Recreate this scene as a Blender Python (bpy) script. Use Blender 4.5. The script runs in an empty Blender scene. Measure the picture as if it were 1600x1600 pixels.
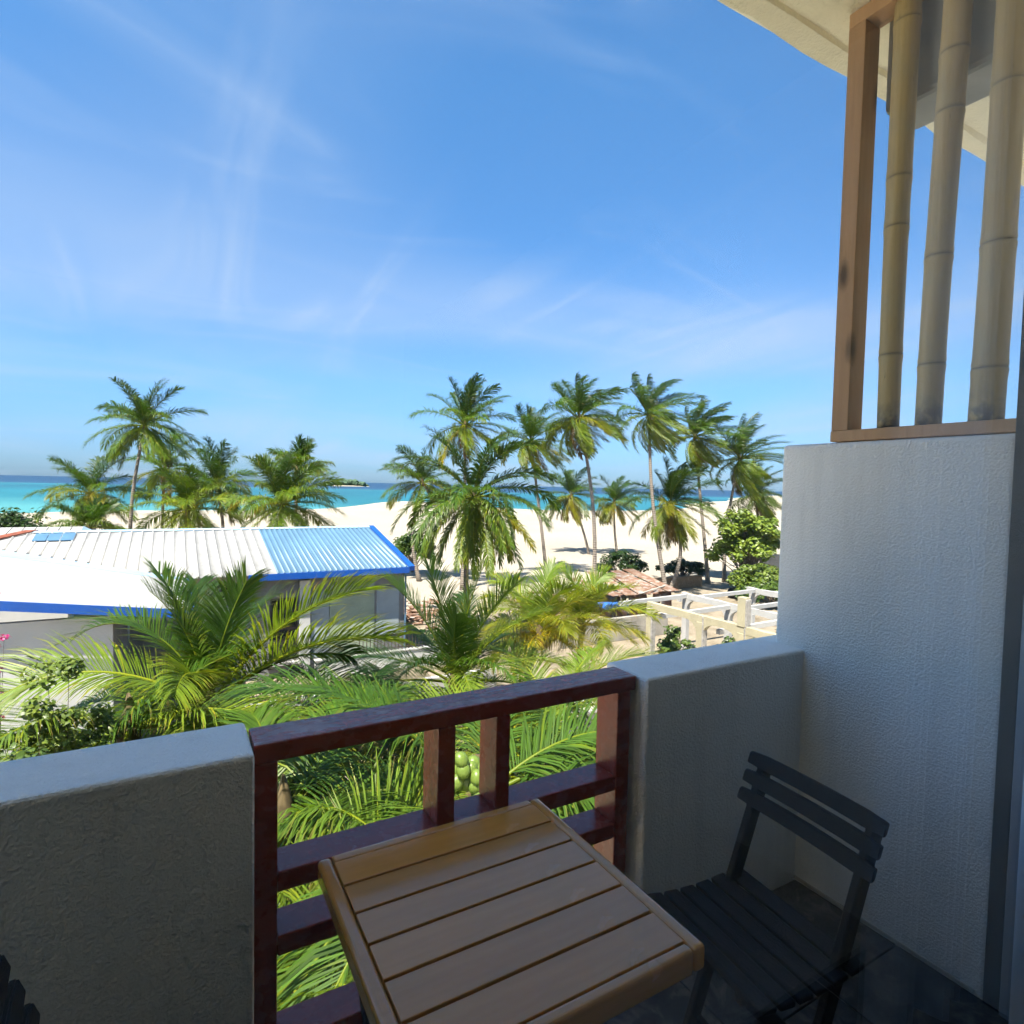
import bpy, bmesh, math, random
import numpy as np
from mathutils import Vector, Matrix

sc = bpy.context.scene
R = math.radians
COL = sc.collection

# ------------------------------------------------------------------ camera
EYE = 7.5                                    # eye height above the ground
YAW, PITCH, ROLL = 0.51988, 0.04421, 0.02120
fw = Vector((math.sin(YAW) * math.cos(PITCH), math.cos(YAW) * math.cos(PITCH), -math.sin(PITCH)))
rt = Vector((math.cos(YAW), -math.sin(YAW), 0))
up = rt.cross(fw)
r2 = rt * math.cos(ROLL) + up * math.sin(ROLL)
u2 = -rt * math.sin(ROLL) + up * math.cos(ROLL)
cam_d = bpy.data.cameras.new('camera')
cam = bpy.data.objects.new('camera', cam_d)
COL.objects.link(cam)
m = Matrix((r2, u2, -fw)).transposed().to_4x4()
m.translation = (0, 0, EYE)
cam.matrix_world = m
cam_d.sensor_width = 36
cam_d.lens = 36 * 925.99 / 1600
cam_d.clip_start = 0.05
cam_d.clip_end = 60000
sc.camera = cam

# ------------------------------------------------------------------ sky, sun, exposure
SUN_EL, SUN_AZ = R(62), R(238)               # azimuth clockwise from +Y: behind and to the left of the camera
sun_vec = Vector((math.sin(SUN_AZ) * math.cos(SUN_EL), math.cos(SUN_AZ) * math.cos(SUN_EL), math.sin(SUN_EL)))
world = bpy.data.worlds.new('World')
sc.world = world
world.use_nodes = True
wn, wl = world.node_tree.nodes, world.node_tree.links
wn.clear()
w_out = wn.new('ShaderNodeOutputWorld')
w_bg = wn.new('ShaderNodeBackground')
w_bg.inputs[1].default_value = 0.15
wl.new(w_bg.outputs[0], w_out.inputs[0])
sky = wn.new('ShaderNodeTexSky')
sky.sky_type = 'NISHITA'
sky.sun_disc = False
sky.sun_elevation = SUN_EL
sky.sun_rotation = SUN_AZ
sky.altitude = 0
sky.air_density = 1.0
sky.dust_density = 0.3
sky.ozone_density = 2.0
w_hsv = wn.new('ShaderNodeHueSaturation')
w_hsv.inputs['Saturation'].default_value = 1.08
w_hsv.inputs['Value'].default_value = 1.0
wl.new(sky.outputs[0], w_hsv.inputs['Color'])


def wmath(op, a, b=None, c=None):
    n = wn.new('ShaderNodeMath')
    n.operation = op
    for i, v in enumerate((a, b, c)):
        if v is None:
            continue
        if isinstance(v, (int, float)):
            n.inputs[i].default_value = v
        else:
            wl.new(v, n.inputs[i])
    return n.outputs[0]


# high thin cirrus: noise on a flat layer far above the ground
w_tc = wn.new('ShaderNodeTexCoord')
w_sep = wn.new('ShaderNodeSeparateXYZ')
wl.new(w_tc.outputs['Generated'], w_sep.inputs[0])
zc = wmath('ADD', wmath('MAXIMUM', w_sep.outputs[2], 0.0), 0.09)
w_comb = wn.new('ShaderNodeCombineXYZ')
wl.new(wmath('DIVIDE', w_sep.outputs[0], zc), w_comb.inputs[0])
wl.new(wmath('DIVIDE', w_sep.outputs[1], zc), w_comb.inputs[1])


def cloud_layer(rot, scale, loc, nscale, detail, rough, dist, lo, hi):
    mp = wn.new('ShaderNodeMapping')
    mp.inputs['Rotation'].default_value = (0, 0, R(rot))
    mp.inputs['Scale'].default_value = scale
    mp.inputs['Location'].default_value = loc
    wl.new(w_comb.outputs[0], mp.inputs[0])
    n = wn.new('ShaderNodeTexNoise')
    n.noise_dimensions = '2D'
    n.inputs['Scale'].default_value = nscale
    n.inputs['Detail'].default_value = detail
    n.inputs['Roughness'].default_value = rough
    n.inputs['Distortion'].default_value = dist
    wl.new(mp.outputs[0], n.inputs['Vector'])
    r = wn.new('ShaderNodeMapRange')
    r.interpolation_type = 'SMOOTHSTEP'
    r.inputs['From Min'].default_value = lo
    r.inputs['From Max'].default_value = hi
    wl.new(n.outputs['Fac'], r.inputs['Value'])
    return r.outputs[0]


c_broad = cloud_layer(20, (1, 1, 1), (5.6, 0.2, 0), 0.55, 1, 0.5, 0.0, 0.36, 0.80)
c_wisp = cloud_layer(8, (1.9, 0.42, 1), (2.3, 3.1, 0), 1.0, 4, 0.6, 0.7, 0.44, 0.88)
c_fine = cloud_layer(52, (0.6, 1.7, 1), (6.3, 1.4, 0), 1.0, 4, 0.62, 0.8, 0.47, 0.88)
c_mask = wmath('ADD', wmath('MULTIPLY', c_broad, 0.35), wmath('ADD', wmath('MULTIPLY', c_wisp, wmath('ADD', wmath('MULTIPLY', c_broad, 0.45), 0.05)),
                                                           wmath('MULTIPLY', c_fine, wmath('SUBTRACT', 0.34, wmath('MULTIPLY', c_broad, 0.2)))))
c_mask = wmath('MINIMUM', c_mask, 0.8)
w_mix = wn.new('ShaderNodeMix')
w_mix.data_type = 'RGBA'
wl.new(c_mask, w_mix.inputs['Factor'])
w_tint = wn.new('ShaderNodeMix')
w_tint.data_type = 'RGBA'
w_tint.blend_type = 'MULTIPLY'
w_tint.inputs['Factor'].default_value = 1.0
w_tr = wn.new('ShaderNodeValToRGB')           # clear marine air: cooler, less glaring towards the horizon
w_tr.color_ramp.elements[0].position = 0.0
w_tr.color_ramp.elements[0].color = (0.088, 0.152, 0.285, 1)
w_tr.color_ramp.elements[1].position = 0.55
w_tr.color_ramp.elements[1].color = (0.245, 0.395, 0.46, 1)
e_ = w_tr.color_ramp.elements.new(0.16)
e_.color = (0.208, 0.29, 0.375, 1)
wl.new(w_sep.outputs[2], w_tr.inputs[0])
wl.new(w_tr.outputs[0], w_tint.inputs['B'])
wl.new(w_hsv.outputs[0], w_tint.inputs['A'])
wl.new(w_tint.outputs['Result'], w_mix.inputs['A'])
w_mix.inputs['B'].default_value = (1.1, 1.38, 1.8, 1)
wl.new(w_mix.outputs['Result'], w_bg.inputs[0])

sun_d = bpy.data.lights.new('sun', 'SUN')
sun_d.energy = 4.4
sun_d.angle = R(0.53)
sun_d.color = (1.0, 0.93, 0.82)
sun = bpy.data.objects.new('sun', sun_d)
COL.objects.link(sun)
sun.rotation_euler = sun_vec.to_track_quat('Z', 'Y').to_euler()

vs = sc.view_settings
vs.view_transform = 'Standard'
vs.look = 'None'
vs.exposure = 2.0
vs.gamma = 1.0
vs.use_curve_mapping = False
sc.cycles.use_denoising = True
sc.cycles.use_adaptive_sampling = True
sc.cycles.adaptive_threshold = 0.03
sc.cycles.adaptive_min_samples = 24
sc.cycles.max_bounces = 11
sc.cycles.diffuse_bounces = 8
sc.cycles.glossy_bounces = 2
sc.cycles.transmission_bounces = 3
sc.cycles.transparent_max_bounces = 12
sc.cycles.sample_clamp_indirect = 8
sc.cycles.caustics_reflective = False
sc.cycles.caustics_refractive = False


# ------------------------------------------------------------------ material helpers
class NT:
    def __init__(self, name):
        self.m = bpy.data.materials.new(name)
        self.m.use_nodes = True
        self.t = self.m.node_tree
        self.b = self.t.nodes['Principled BSDF']
        self.o = self.t.nodes['Material Output']

    def n(self, kind, **kw):
        nd = self.t.nodes.new('ShaderNode' + kind)
        for k, v in kw.items():
            setattr(nd, k, v)
        return nd

    def put(self, sock, v):
        if isinstance(v, (int, float)):
            sock.default_value = v
        elif isinstance(v, tuple):
            sock.default_value = v if len(v) != 3 or sock.type == 'VECTOR' else (*v, 1)
        else:
            self.t.links.new(v, sock)

    def coord(self, kind='Object', scale=(1, 1, 1), rot=(0, 0, 0)):
        if kind == 'World':
            src = self.n('NewGeometry').outputs['Position']
        else:
            src = self.n('TexCoord').outputs[kind]
        mp = self.n('Mapping')
        mp.inputs['Scale'].default_value = scale
        mp.inputs['Rotation'].default_value = rot
        self.put(mp.inputs[0], src)
        return mp.outputs[0]

    def noise(self, vec, scale, detail=4, rough=0.55, dist=0.0):
        nd = self.n('TexNoise')
        self.put(nd.inputs['Vector'], vec)
        nd.inputs['Scale'].default_value = scale
        nd.inputs['Detail'].default_value = detail
        nd.inputs['Roughness'].default_value = rough
        nd.inputs['Distortion'].default_value = dist
        return nd.outputs['Fac']

    def voro(self, vec, scale, feature='F1', out='Distance', rnd=1.0):
        nd = self.n('TexVoronoi', feature=feature)
        self.put(nd.inputs['Vector'], vec)
        nd.inputs['Scale'].default_value = scale
        nd.inputs['Randomness'].default_value = rnd
        return nd.outputs[out]

    def ramp(self, fac, stops, mode='LINEAR'):
        nd = self.n('ValToRGB')
        cr = nd.color_ramp
        cr.interpolation = mode
        while len(cr.elements) < len(stops):
            cr.elements.new(0.5)
        for e, (p, c) in zip(cr.elements, stops):
            e.position = p
            e.color = (*c, 1) if isinstance(c, tuple) else (c, c, c, 1)
        self.put(nd.inputs[0], fac)
        return nd.outputs[0]

    def mix(self, f, a, b, mode='MIX'):
        nd = self.n('Mix', data_type='RGBA', blend_type=mode)
        self.put(nd.inputs['Factor'], f)
        self.put(nd.inputs['A'], a)
        self.put(nd.inputs['B'], b)
        return nd.outputs['Result']

    def math(self, op, a, b=0.0):
        nd = self.n('Math', operation=op)
        self.put(nd.inputs[0], a)
        self.put(nd.inputs[1], b)
        return nd.outputs[0]

    def bump(self, h, strength=0.5, dist=0.01, normal=None):
        nd = self.n('Bump')
        nd.inputs['Strength'].default_value = strength
        nd.inputs['Distance'].default_value = dist
        self.put(nd.inputs['Height'], h)
        if normal is not None:
            self.put(nd.inputs['Normal'], normal)
        return nd.outputs[0]

    def set(self, **kw):
        for k, v in kw.items():
            self.put(self.b.inputs[{'col': 'Base Color', 'rough': 'Roughness', 'spec': 'Specular IOR Level', 'metal': 'Metallic',
                                    'normal': 'Normal', 'coat': 'Coat Weight'}[k]], v)
        return self.m


MAT = {}


def simple(name, col, rough=0.7, var=0.12, nscale=6.0, bump=0.0, bscale=40, spec=0.3, kind='World', bd=0.004):
    t = NT(name)
    v = t.coord(kind)
    f = t.noise(v, nscale, 5, 0.6)
    dark = tuple(c * (1 - var) for c in col)
    lite = tuple(min(1, c * (1 + var)) for c in col)
    c = t.ramp(f, [(0.3, dark), (0.7, lite)])
    kw = dict(col=c, rough=rough, spec=spec)
    if bump:
        kw['normal'] = t.bump(t.noise(v, bscale, 4, 0.6), bump, bd)
    MAT[name] = t.set(**kw)


def stucco(name, col, scale=1.0):
    t = NT(name)
    v = t.coord('World')
    big = t.noise(v, 1.3, 4, 0.6)
    fine = t.noise(v, 210 * scale, 3, 0.6, 0.3)
    med = t.noise(v, 120 * scale, 2, 0.5, 0.3)
    sm = t.ramp(med, [(0.35, 0.0), (0.68, 1.0)])
    h = t.math('ADD', t.math('MULTIPLY', sm, 0.75), t.math('MULTIPLY', fine, 0.45))
    dirt = t.ramp(big, [(0.32, tuple(c * 0.92 for c in col)), (0.62, col)])
    streak = t.ramp(t.noise(t.coord('World', (16, 16, 1.1)), 1.0, 5, 0.6), [(0.34, 0.94), (0.5, 1.0)])
    dirt = t.mix(1.0, dirt, streak, 'MULTIPLY')
    speck = t.ramp(t.noise(v, 160, 2, 0.5), [(0.22, 0.72), (0.34, 1.0)])
    c = t.mix(1.0, dirt, speck, 'MULTIPLY')
    MAT[name] = t.set(col=c, rough=0.85, spec=0.2, normal=t.bump(h, 0.6, 0.005))


stucco('stucco', (0.88, 0.865, 0.82))
stucco('soffit', (0.92, 0.86, 0.69), 0.6)  # cream tint carries the warm light bounced up from the sand
simple('beam_concrete', (0.34, 0.34, 0.33), 0.9, 0.2, 5, 0.4, 50)


def mat_railing(name, flakes):
    t = NT(name)
    v = t.coord('World', (1, 1, 1))
    g = t.noise(t.coord('World', (4, 40, 40)), 2.2, 5, 0.6)
    base = t.ramp(g, [(0.3, (0.20, 0.022, 0.010)), (0.7, (0.30, 0.040, 0.016))])
    geo = t.n('NewGeometry')
    sep = t.n('SeparateXYZ')
    t.put(sep.inputs[0], geo.outputs['True Normal'])
    upf = t.ramp(sep.outputs[2], [(0.6, 0.0), (0.8, 1.0)])
    flake = t.ramp(t.noise(t.coord('World', (3, 10, 5)), 2.6, 9, 0.66, 0.6), [(0.50, 0.0), (0.52, 1.0)])
    f = t.math('MULTIPLY', t.math('MULTIPLY', flake, upf), flakes)
    c = t.mix(f, base, t.ramp(t.noise(v, 45, 4), [(0.3, (0.24, 0.14, 0.14)), (0.7, (0.42, 0.32, 0.32))]))
    ro = t.mix(f, t.ramp(t.noise(v, 20), [(0.3, 0.24), (0.7, 0.30)]), (0.62, 0.62, 0.62))
    hh = t.math('ADD', t.math('MULTIPLY', g, 0.3), t.math('MULTIPLY', f, -0.8))
    MAT[name] = t.set(col=c, rough=ro, spec=0.5, normal=t.bump(hh, 0.5, 0.003))


mat_railing('railing_paint', 0.0)
mat_railing('railing_peeling', 1.0)


def wood(name, c0, c1, rough, grain=(2, 40, 40), spec=0.5, bump=0.25, knots=False, coat=0.0):
    t = NT(name)
    v = t.coord('Object', grain)
    g = t.noise(v, 2.0, 6, 0.62, 0.4)
    c = t.ramp(g, [(0.25, c0), (0.75, c1)])
    oi = t.n('ObjectInfo')
    c = t.mix(1.0, c, t.ramp(oi.outputs['Random'], [(0.0, (0.86, 0.84, 0.80)), (1.0, (1.1, 1.1, 1.1))]), 'MULTIPLY')
    if knots:
        k = t.ramp(t.voro(t.coord('Object', (6, 6, 2.2)), 1.0), [(0.05, 0.22), (0.16, 1.0)])
        c = t.mix(1.0, c, k, 'MULTIPLY')
    v2 = t.coord('Object')
    sp = t.noise(v2, 130, 2)
    ro = t.ramp(t.noise(v2, 9, 4), [(0.3, rough * 0.8), (0.7, rough * 1.25)])
    t.b.inputs['Coat Roughness'].default_value = 0.10
    MAT[name] = t.set(col=c, rough=ro, spec=spec, coat=coat, normal=t.bump(t.math('ADD', g, t.math('MULTIPLY', sp, 0.35)), bump, 0.002))


wood('table_wood', (0.50, 0.205, 0.024), (0.62, 0.27, 0.038), 0.22, bump=0.16, coat=0.7)
wood('screen_wood', (0.40, 0.235, 0.12), (0.54, 0.33, 0.175), 0.6, (25, 25, 1.6), 0.3, 0.3, True)
simple('gap_dark', (0.03, 0.018, 0.01), 0.8)
simple('chair_black', (0.006, 0.006, 0.008), 0.5, 0.2, 30, 0.15, 120, 0.15, 'Object')
simple('door_black', (0.012, 0.012, 0.014), 0.4, 0.1)
simple('door_grey', (0.35, 0.38, 0.42), 0.4, 0.05)
simple('room_paint', (0.860, 0.820, 0.750), 0.8, 0.04)
simple('room_tile', (0.550, 0.500, 0.440), 0.4, 0.1)
simple('grout', (0.12, 0.12, 0.12), 0.9, 0.1, 40)
simple('skirting', (0.50, 0.47, 0.40), 0.7, 0.1, 40)


def mat_tile():
    t = NT('pebble_tile')
    v = t.coord('World')
    n1 = t.noise(v, 9, 6, 0.65, 1.2)
    c = t.ramp(n1, [(0.32, (0.02, 0.021, 0.024)), (0.5, (0.06, 0.06, 0.062)), (0.62, (0.16, 0.14, 0.125)), (0.74, (0.05, 0.05, 0.05))])
    MAT['pebble_tile'] = t.set(col=c, rough=0.42, spec=0.35, normal=t.bump(n1, 0.15, 0.003))


mat_tile()


def mat_bamboo():
    t = NT('bamboo')
    at = t.n('Attribute', attribute_name='stain')
    v = t.coord('Object', (30, 30, 1.2))
    g = t.noise(v, 2.0, 5, 0.6)
    c = t.ramp(g, [(0.25, (0.38, 0.275, 0.11)), (0.75, (0.54, 0.41, 0.185))])
    v2 = t.coord('Object')
    pt = t.ramp(t.noise(v2, 7, 5), [(0.45, 0.0), (0.75, 0.5)])
    c = t.mix(pt, c, (0.38, 0.35, 0.22))
    spot = t.ramp(t.noise(t.coord('Object', (40, 40, 12)), 1.6, 2), [(0.22, 0.5), (0.3, 1.0)])
    c = t.mix(1.0, c, spot, 'MULTIPLY')
    nd_ = t.n('Attribute', attribute_name='node')
    c = t.mix(nd_.outputs['Fac'], c, (0.10, 0.075, 0.04))
    st = t.math('MULTIPLY', at.outputs['Fac'], t.ramp(t.noise(v2, 22, 4), [(0.38, 0.0), (0.55, 1.0)]))
    c = t.mix(st, c, (0.05, 0.045, 0.045))
    MAT['bamboo'] = t.set(col=c, rough=0.45, spec=0.4, normal=t.bump(g, 0.15, 0.002))


mat_bamboo()


def mat_glass():
    t = NT('door_glass')
    tr = t.n('BsdfTransparent')
    tr.inputs[0].default_value = (0.985, 0.99, 0.99, 1)
    gl = t.n('BsdfGlossy')
    gl.inputs['Roughness'].default_value = 0.015
    gl.inputs['Color'].default_value = (1, 1, 1, 1)
    fr = t.n('LayerWeight')                 # Schlick reflectance of one air-glass face
    mx = t.n('MixShader')
    t.put(mx.inputs[0], t.math('ADD', 0.04, t.math('MULTIPLY', 0.96, t.math('POWER', fr.outputs['Facing'], 5.0))))
    t.put(mx.inputs[1], tr.outputs[0])
    t.put(mx.inputs[2], gl.outputs[0])
    t.put(t.o.inputs[0], mx.outputs[0])
    MAT['door_glass'] = t.m
    t = NT('window_glass')
    MAT['window_glass'] = t.set(col=(0.012, 0.014, 0.017), rough=0.06, spec=0.6)


mat_glass()


def mat_curtain():
    t = NT('curtain_cloth')
    d = t.n('BsdfDiffuse')
    d.inputs[0].default_value = (0.82, 0.87, 0.93, 1)
    tl = t.n('BsdfTranslucent')
    tl.inputs[0].default_value = (0.82, 0.87, 0.93, 1)
    mx = t.n('MixShader')
    mx.inputs[0].default_value = 0.25
    t.put(mx.inputs[1], d.outputs[0])
    t.put(mx.inputs[2], tl.outputs[0])
    t.put(t.o.inputs[0], mx.outputs[0])
    MAT['curtain_cloth'] = t.m


mat_curtain()


def mat_leaf(name, trans=0.42, rough=0.42, spec=0.25):
    t = NT(name)
    at = t.n('Attribute', attribute_name='Col')
    oi = t.n('ObjectInfo')
    c = t.mix(1.0, at.outputs['Color'], t.ramp(oi.outputs['Random'], [(0.0, (0.85, 0.9, 0.8)), (1.0, (1.12, 1.08, 1.05))]), 'MULTIPLY')
    t.set(col=c, rough=rough, spec=spec)
    tl = t.n('BsdfTranslucent')
    t.put(tl.inputs[0], t.mix(1.0, c, (1.25, 1.2, 0.5), 'MULTIPLY'))
    mx = t.n('MixShader')
    mx.inputs[0].default_value = trans
    t.put(mx.inputs[1], t.b.outputs[0])
    t.put(mx.inputs[2], tl.outputs[0])
    t.put(t.o.inputs[0], mx.outputs[0])
    MAT[name] = t.m


mat_leaf('palm_leaf')
mat_leaf('bush_leaf', 0.3, 0.42, 0.4)


def mat_trunk():
    t = NT('palm_trunk')
    at = t.n('Attribute', attribute_name='ring')
    v = t.coord('World')
    ring = t.math('SINE', t.math('MULTIPLY', at.outputs['Fac'], 42.0))
    n = t.noise(v, 9, 5, 0.6)
    c = t.ramp(n, [(0.3, (0.14, 0.115, 0.09)), (0.7, (0.28, 0.245, 0.205))])
    c = t.mix(t.ramp(ring, [(0.55, 0.0), (0.95, 0.5)]), c, (0.13, 0.10, 0.075))
    MAT['palm_trunk'] = t.set(col=c, rough=0.9, spec=0.15, normal=t.bump(ring, 0.5, 0.02))


mat_trunk()
simple('palm_fibre', (0.088, 0.065, 0.031), 0.95, 0.35, 14, 0.6, 60)
simple('dead_leaf', (0.184, 0.109, 0.048), 0.9, 0.3, 8)
simple('coconut', (0.100, 0.150, 0.022), 0.4, 0.25, 6, 0, 0, 0.4, 'Object')
simple('branch', (0.136, 0.112, 0.088), 0.9, 0.25, 12)


def mat_sand():
    t = NT('sand')
    v = t.coord('World')
    big = t.noise(v, 0.06, 5, 0.6)
    fine = t.noise(v, 2.2, 6, 0.65)
    sand = t.mix(1.0, t.ramp(big, [(0.3, (0.285, 0.252, 0.198)), (0.7, (0.33, 0.296, 0.238))]), t.ramp(fine, [(0.3, 0.84), (0.62, 1.0)]), 'MULTIPLY')
    dirt = t.ramp(t.noise(v, 0.9, 6, 0.65), [(0.28, (0.40, 0.34, 0.25)), (0.48, (0.54, 0.475, 0.365)), (0.7, (0.60, 0.535, 0.42))])  # pale ground near the balcony, kept bright to bounce light up to it
    sep = t.n('SeparateXYZ')
    t.put(sep.inputs[0], v)
    yard = t.n('MapRange', interpolation_type='SMOOTHSTEP')
    t.put(yard.inputs['Value'], sep.outputs[1])
    yard.inputs['From Min'].default_value = 10.0
    yard.inputs['From Max'].default_value = 15.0
    soil = t.ramp(t.noise(v, 0.9, 6, 0.65), [(0.28, (0.12, 0.095, 0.062)), (0.5, (0.21, 0.175, 0.125)), (0.7, (0.27, 0.23, 0.17))])
    dirt = t.mix(yard.outputs[0], dirt, soil)
    wob = t.math('MULTIPLY', t.math('SUBTRACT', t.noise(v, 0.13, 4), 0.5), 14.0)
    yy = t.math('ADD', sep.outputs[1], wob)
    f = t.n('MapRange', interpolation_type='SMOOTHSTEP')
    t.put(f.inputs['Value'], yy)
    f.inputs['From Min'].default_value = 27.0
    f.inputs['From Max'].default_value = 37.0
    c = t.mix(f.outputs[0], dirt, sand)
    wet = t.n('MapRange', interpolation_type='SMOOTHSTEP')
    t.put(wet.inputs['Value'], sep.outputs[2])
    wet.inputs['From Min'].default_value = -0.98
    wet.inputs['From Max'].default_value = -0.6
    c = t.mix(wet.outputs[0], (0.46, 0.40, 0.30), c)
    b = t.bump(t.noise(v, 0.9, 7, 0.66), 0.7, 0.22)
    MAT['sand'] = t.set(col=c, rough=0.95, spec=0.1, normal=b)


mat_sand()


def mat_sea():
    t = NT('sea_water')
    v = t.coord('World')
    sep = t.n('SeparateXYZ')
    t.put(sep.inputs[0], v)
    d = t.math('ADD', t.math('MULTIPLY', sep.outputs[0], 0.45), t.math('MULTIPLY', sep.outputs[1], 0.89))
    d = t.math('ADD', d, t.math('MULTIPLY', t.math('SUBTRACT', t.noise(v, 0.004, 4), 0.5), 160.0))
    c = t.ramp(t.math('DIVIDE', d, 2000.0), [(0.08, (0.045, 0.19, 0.18)), (0.12, (0.005, 0.115, 0.13)), (0.25, (0.002, 0.078, 0.103)),
                                            (0.335, (0.005, 0.10, 0.122)), (0.36, (0.025, 0.12, 0.135)), (0.375, (0.004, 0.034, 0.072)), (0.7, (0.003, 0.022, 0.055))])
    pat = t.ramp(t.noise(t.coord('World', (0.02, 0.006, 0.02), (0, 0, R(27))), 1.0, 5), [(0.35, 0.75), (0.65, 1.18)])
    c = t.mix(1.0, c, pat, 'MULTIPLY')
    b = t.bump(t.noise(t.coord('World', (0.5, 0.25, 0.5), (0, 0, R(30))), 1.0, 5, 0.6), 0.6, 0.25)
    MAT['sea_water'] = t.set(col=c, rough=0.35, spec=0.22, normal=b)


mat_sea()
simple('roof_white', (0.265, 0.262, 0.250), 0.75, 0.13, 1.6, 0, 0, 0.4)
simple('roof_blue', (0.080, 0.156, 0.236), 0.42, 0.12, 0.8, 0, 0, 0.4)
simple('roof_paleblue', (0.245, 0.360, 0.476), 0.5, 0.1, 1.0)
simple('fascia_blue', (0.007, 0.065, 0.295), 0.4, 0.1, 3)
simple('fascia_dark', (0.068, 0.051, 0.044), 0.7, 0.25, 4)
simple('rust_red', (0.167, 0.048, 0.025), 0.8, 0.3, 6)
simple('skylight', (0.072, 0.151, 0.239), 0.35, 0.15, 2)
simple('wall_light', (0.420, 0.420, 0.400), 0.85, 0.08, 1.2, 0.2, 20)
simple('wall_cement', (0.167, 0.170, 0.167), 0.9, 0.16, 1.4, 0.3, 20)
simple('wall_green', (0.262, 0.307, 0.223), 0.85, 0.10, 1.5)
simple('wall_panel', (0.251, 0.290, 0.301), 0.85, 0.10, 1.5)
simple('white_paint', (0.354, 0.348, 0.330), 0.7, 0.10, 2.5, 0.2, 12)
simple('sunlit_paint', (0.330, 0.295, 0.195), 0.75, 0.10, 3.5, 0.3, 18)  # same paint as the white frames, with warm sunlight put into its colour
simple('raw_concrete', (0.272, 0.258, 0.235), 0.95, 0.35, 9, 0.9, 22, 0.1, 'World', 0.03)
simple('old_wall', (0.279, 0.257, 0.217), 0.95, 0.25, 2.0, 0.4, 14)
simple('brown_wall', (0.167, 0.120, 0.075), 0.95, 0.3, 3.0, 0.4, 14)
simple('fence_metal', (0.06, 0.045, 0.04), 0.6, 0.2)
simple('tarp_blue', (0.034, 0.136, 0.422), 0.5, 0.15, 5)
simple('tarp_black', (0.018, 0.018, 0.02), 0.5, 0.2, 5)
simple('bract_pink', (0.55, 0.05, 0.22), 0.7, 0.2, 5)
simple('islet_green', (0.05, 0.09, 0.05), 0.9, 0.3, 0.1)


def mat_rust():
    t = NT('rust_sheet')
    v = t.coord('Object', (1, 1, 1))
    n = t.noise(v, 2.6, 6, 0.65, 0.5)
    c = t.ramp(n, [(0.36, (0.26, 0.25, 0.24)), (0.47, (0.20, 0.13, 0.09)), (0.6, (0.13, 0.06, 0.035)), (0.75, (0.24, 0.20, 0.165))])
    MAT['rust_sheet'] = t.set(col=c, rough=0.8, spec=0.2)


mat_rust()


# ------------------------------------------------------------------ object helpers
def tag(o, label=None, cat=None, group=None, kind=None):
    if label:
        o['label'] = label
    if cat:
        o['category'] = cat
    if group:
        o['group'] = group
    if kind:
        o['kind'] = kind
    return o


def empty(name, loc=(0, 0, 0), rz=0.0):
    o = bpy.data.objects.new(name, None)
    COL.objects.link(o)
    o.location = loc
    o.rotation_euler = (0, 0, rz)
    o.empty_display_size = 0.1
    return o


def link(name, me, mat, parent=None):
    o = bpy.data.objects.new(name, me)
    COL.objects.link(o)
    if mat and not me.materials:
        me.materials.append(MAT[mat])
    if parent:
        o.parent = parent
    return o


def tri_mesh(name, V, T, col=None, attr=None, smooth=False):
    """fast mesh from an (n,3) vertex array and an (m,3) triangle array"""
    me = bpy.data.meshes.new(name)
    V = np.asarray(V, np.float32)
    T = np.asarray(T, np.int32)
    me.vertices.add(len(V))
    me.vertices.foreach_set('co', V.ravel())
    me.loops.add(T.size)
    me.loops.foreach_set('vertex_index', T.ravel())
    me.polygons.add(len(T))
    me.polygons.foreach_set('loop_start', np.arange(0, T.size, 3, dtype=np.int32))
    me.polygons.foreach_set('loop_total', np.full(len(T), 3, np.int32))
    if smooth:
        me.polygons.foreach_set('use_smooth', np.ones(len(T), bool))
    me.update(calc_edges=True)
    if col is not None:
        a = me.color_attributes.new('Col', 'FLOAT_COLOR', 'POINT')
        c4 = np.ones((len(V), 4), np.float32)
        c4[:, :3] = col
        a.data.foreach_set('color', c4.ravel())
    if attr:
        for k, arr in attr.items():
            a = me.attributes.new(k, 'FLOAT', 'POINT')
            a.data.foreach_set('value', np.asarray(arr, np.float32))
    return me


def box(name, lo, hi, mat, parent=None, bevel=0.0, seg=2, jitter=0.0, origin=None):
    """bevelled box between two corners; origin is the object's own location"""
    lo, hi = Vector(lo), Vector(hi)
    ctr = (lo + hi) / 2
    if origin is None:
        origin = ctr if parent is None or True else Vector((0, 0, 0))
    bm = bmesh.new()
    bmesh.ops.create_cube(bm, size=1)
    sz = hi - lo
    for v in bm.verts:
        v.co = Vector((v.co.x * sz.x, v.co.y * sz.y, v.co.z * sz.z))
        if jitter:
            v.co += Vector([random.uniform(-jitter, jitter) for _ in range(3)])
    if bevel:
        bmesh.ops.bevel(bm, geom=bm.edges[:], offset=bevel, segments=seg, affect='EDGES', profile=0.5)
    me = bpy.data.meshes.new(name)
    bm.to_mesh(me)
    bm.free()
    o = link(name, me, mat, parent)
    o.location = ctr
    return o


def hexa(name, pts, mat, parent=None, bevel=0.0):
    """a box from 8 corner points: 4 bottom then 4 top, same order"""
    bm = bmesh.new()
    vs_ = [bm.verts.new(p) for p in pts]
    for f in ((3, 2, 1, 0), (4, 5, 6, 7), (0, 1, 5, 4), (1, 2, 6, 5), (2, 3, 7, 6), (3, 0, 4, 7)):
        bm.faces.new([vs_[i] for i in f])
    bmesh.ops.recalc_face_normals(bm, faces=bm.faces[:])
    if bevel:
        bmesh.ops.bevel(bm, geom=bm.edges[:], offset=bevel, segments=1, affect='EDGES')
    me = bpy.data.meshes.new(name)
    bm.to_mesh(me)
    bm.free()
    return link(name, me, mat, parent)


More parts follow.
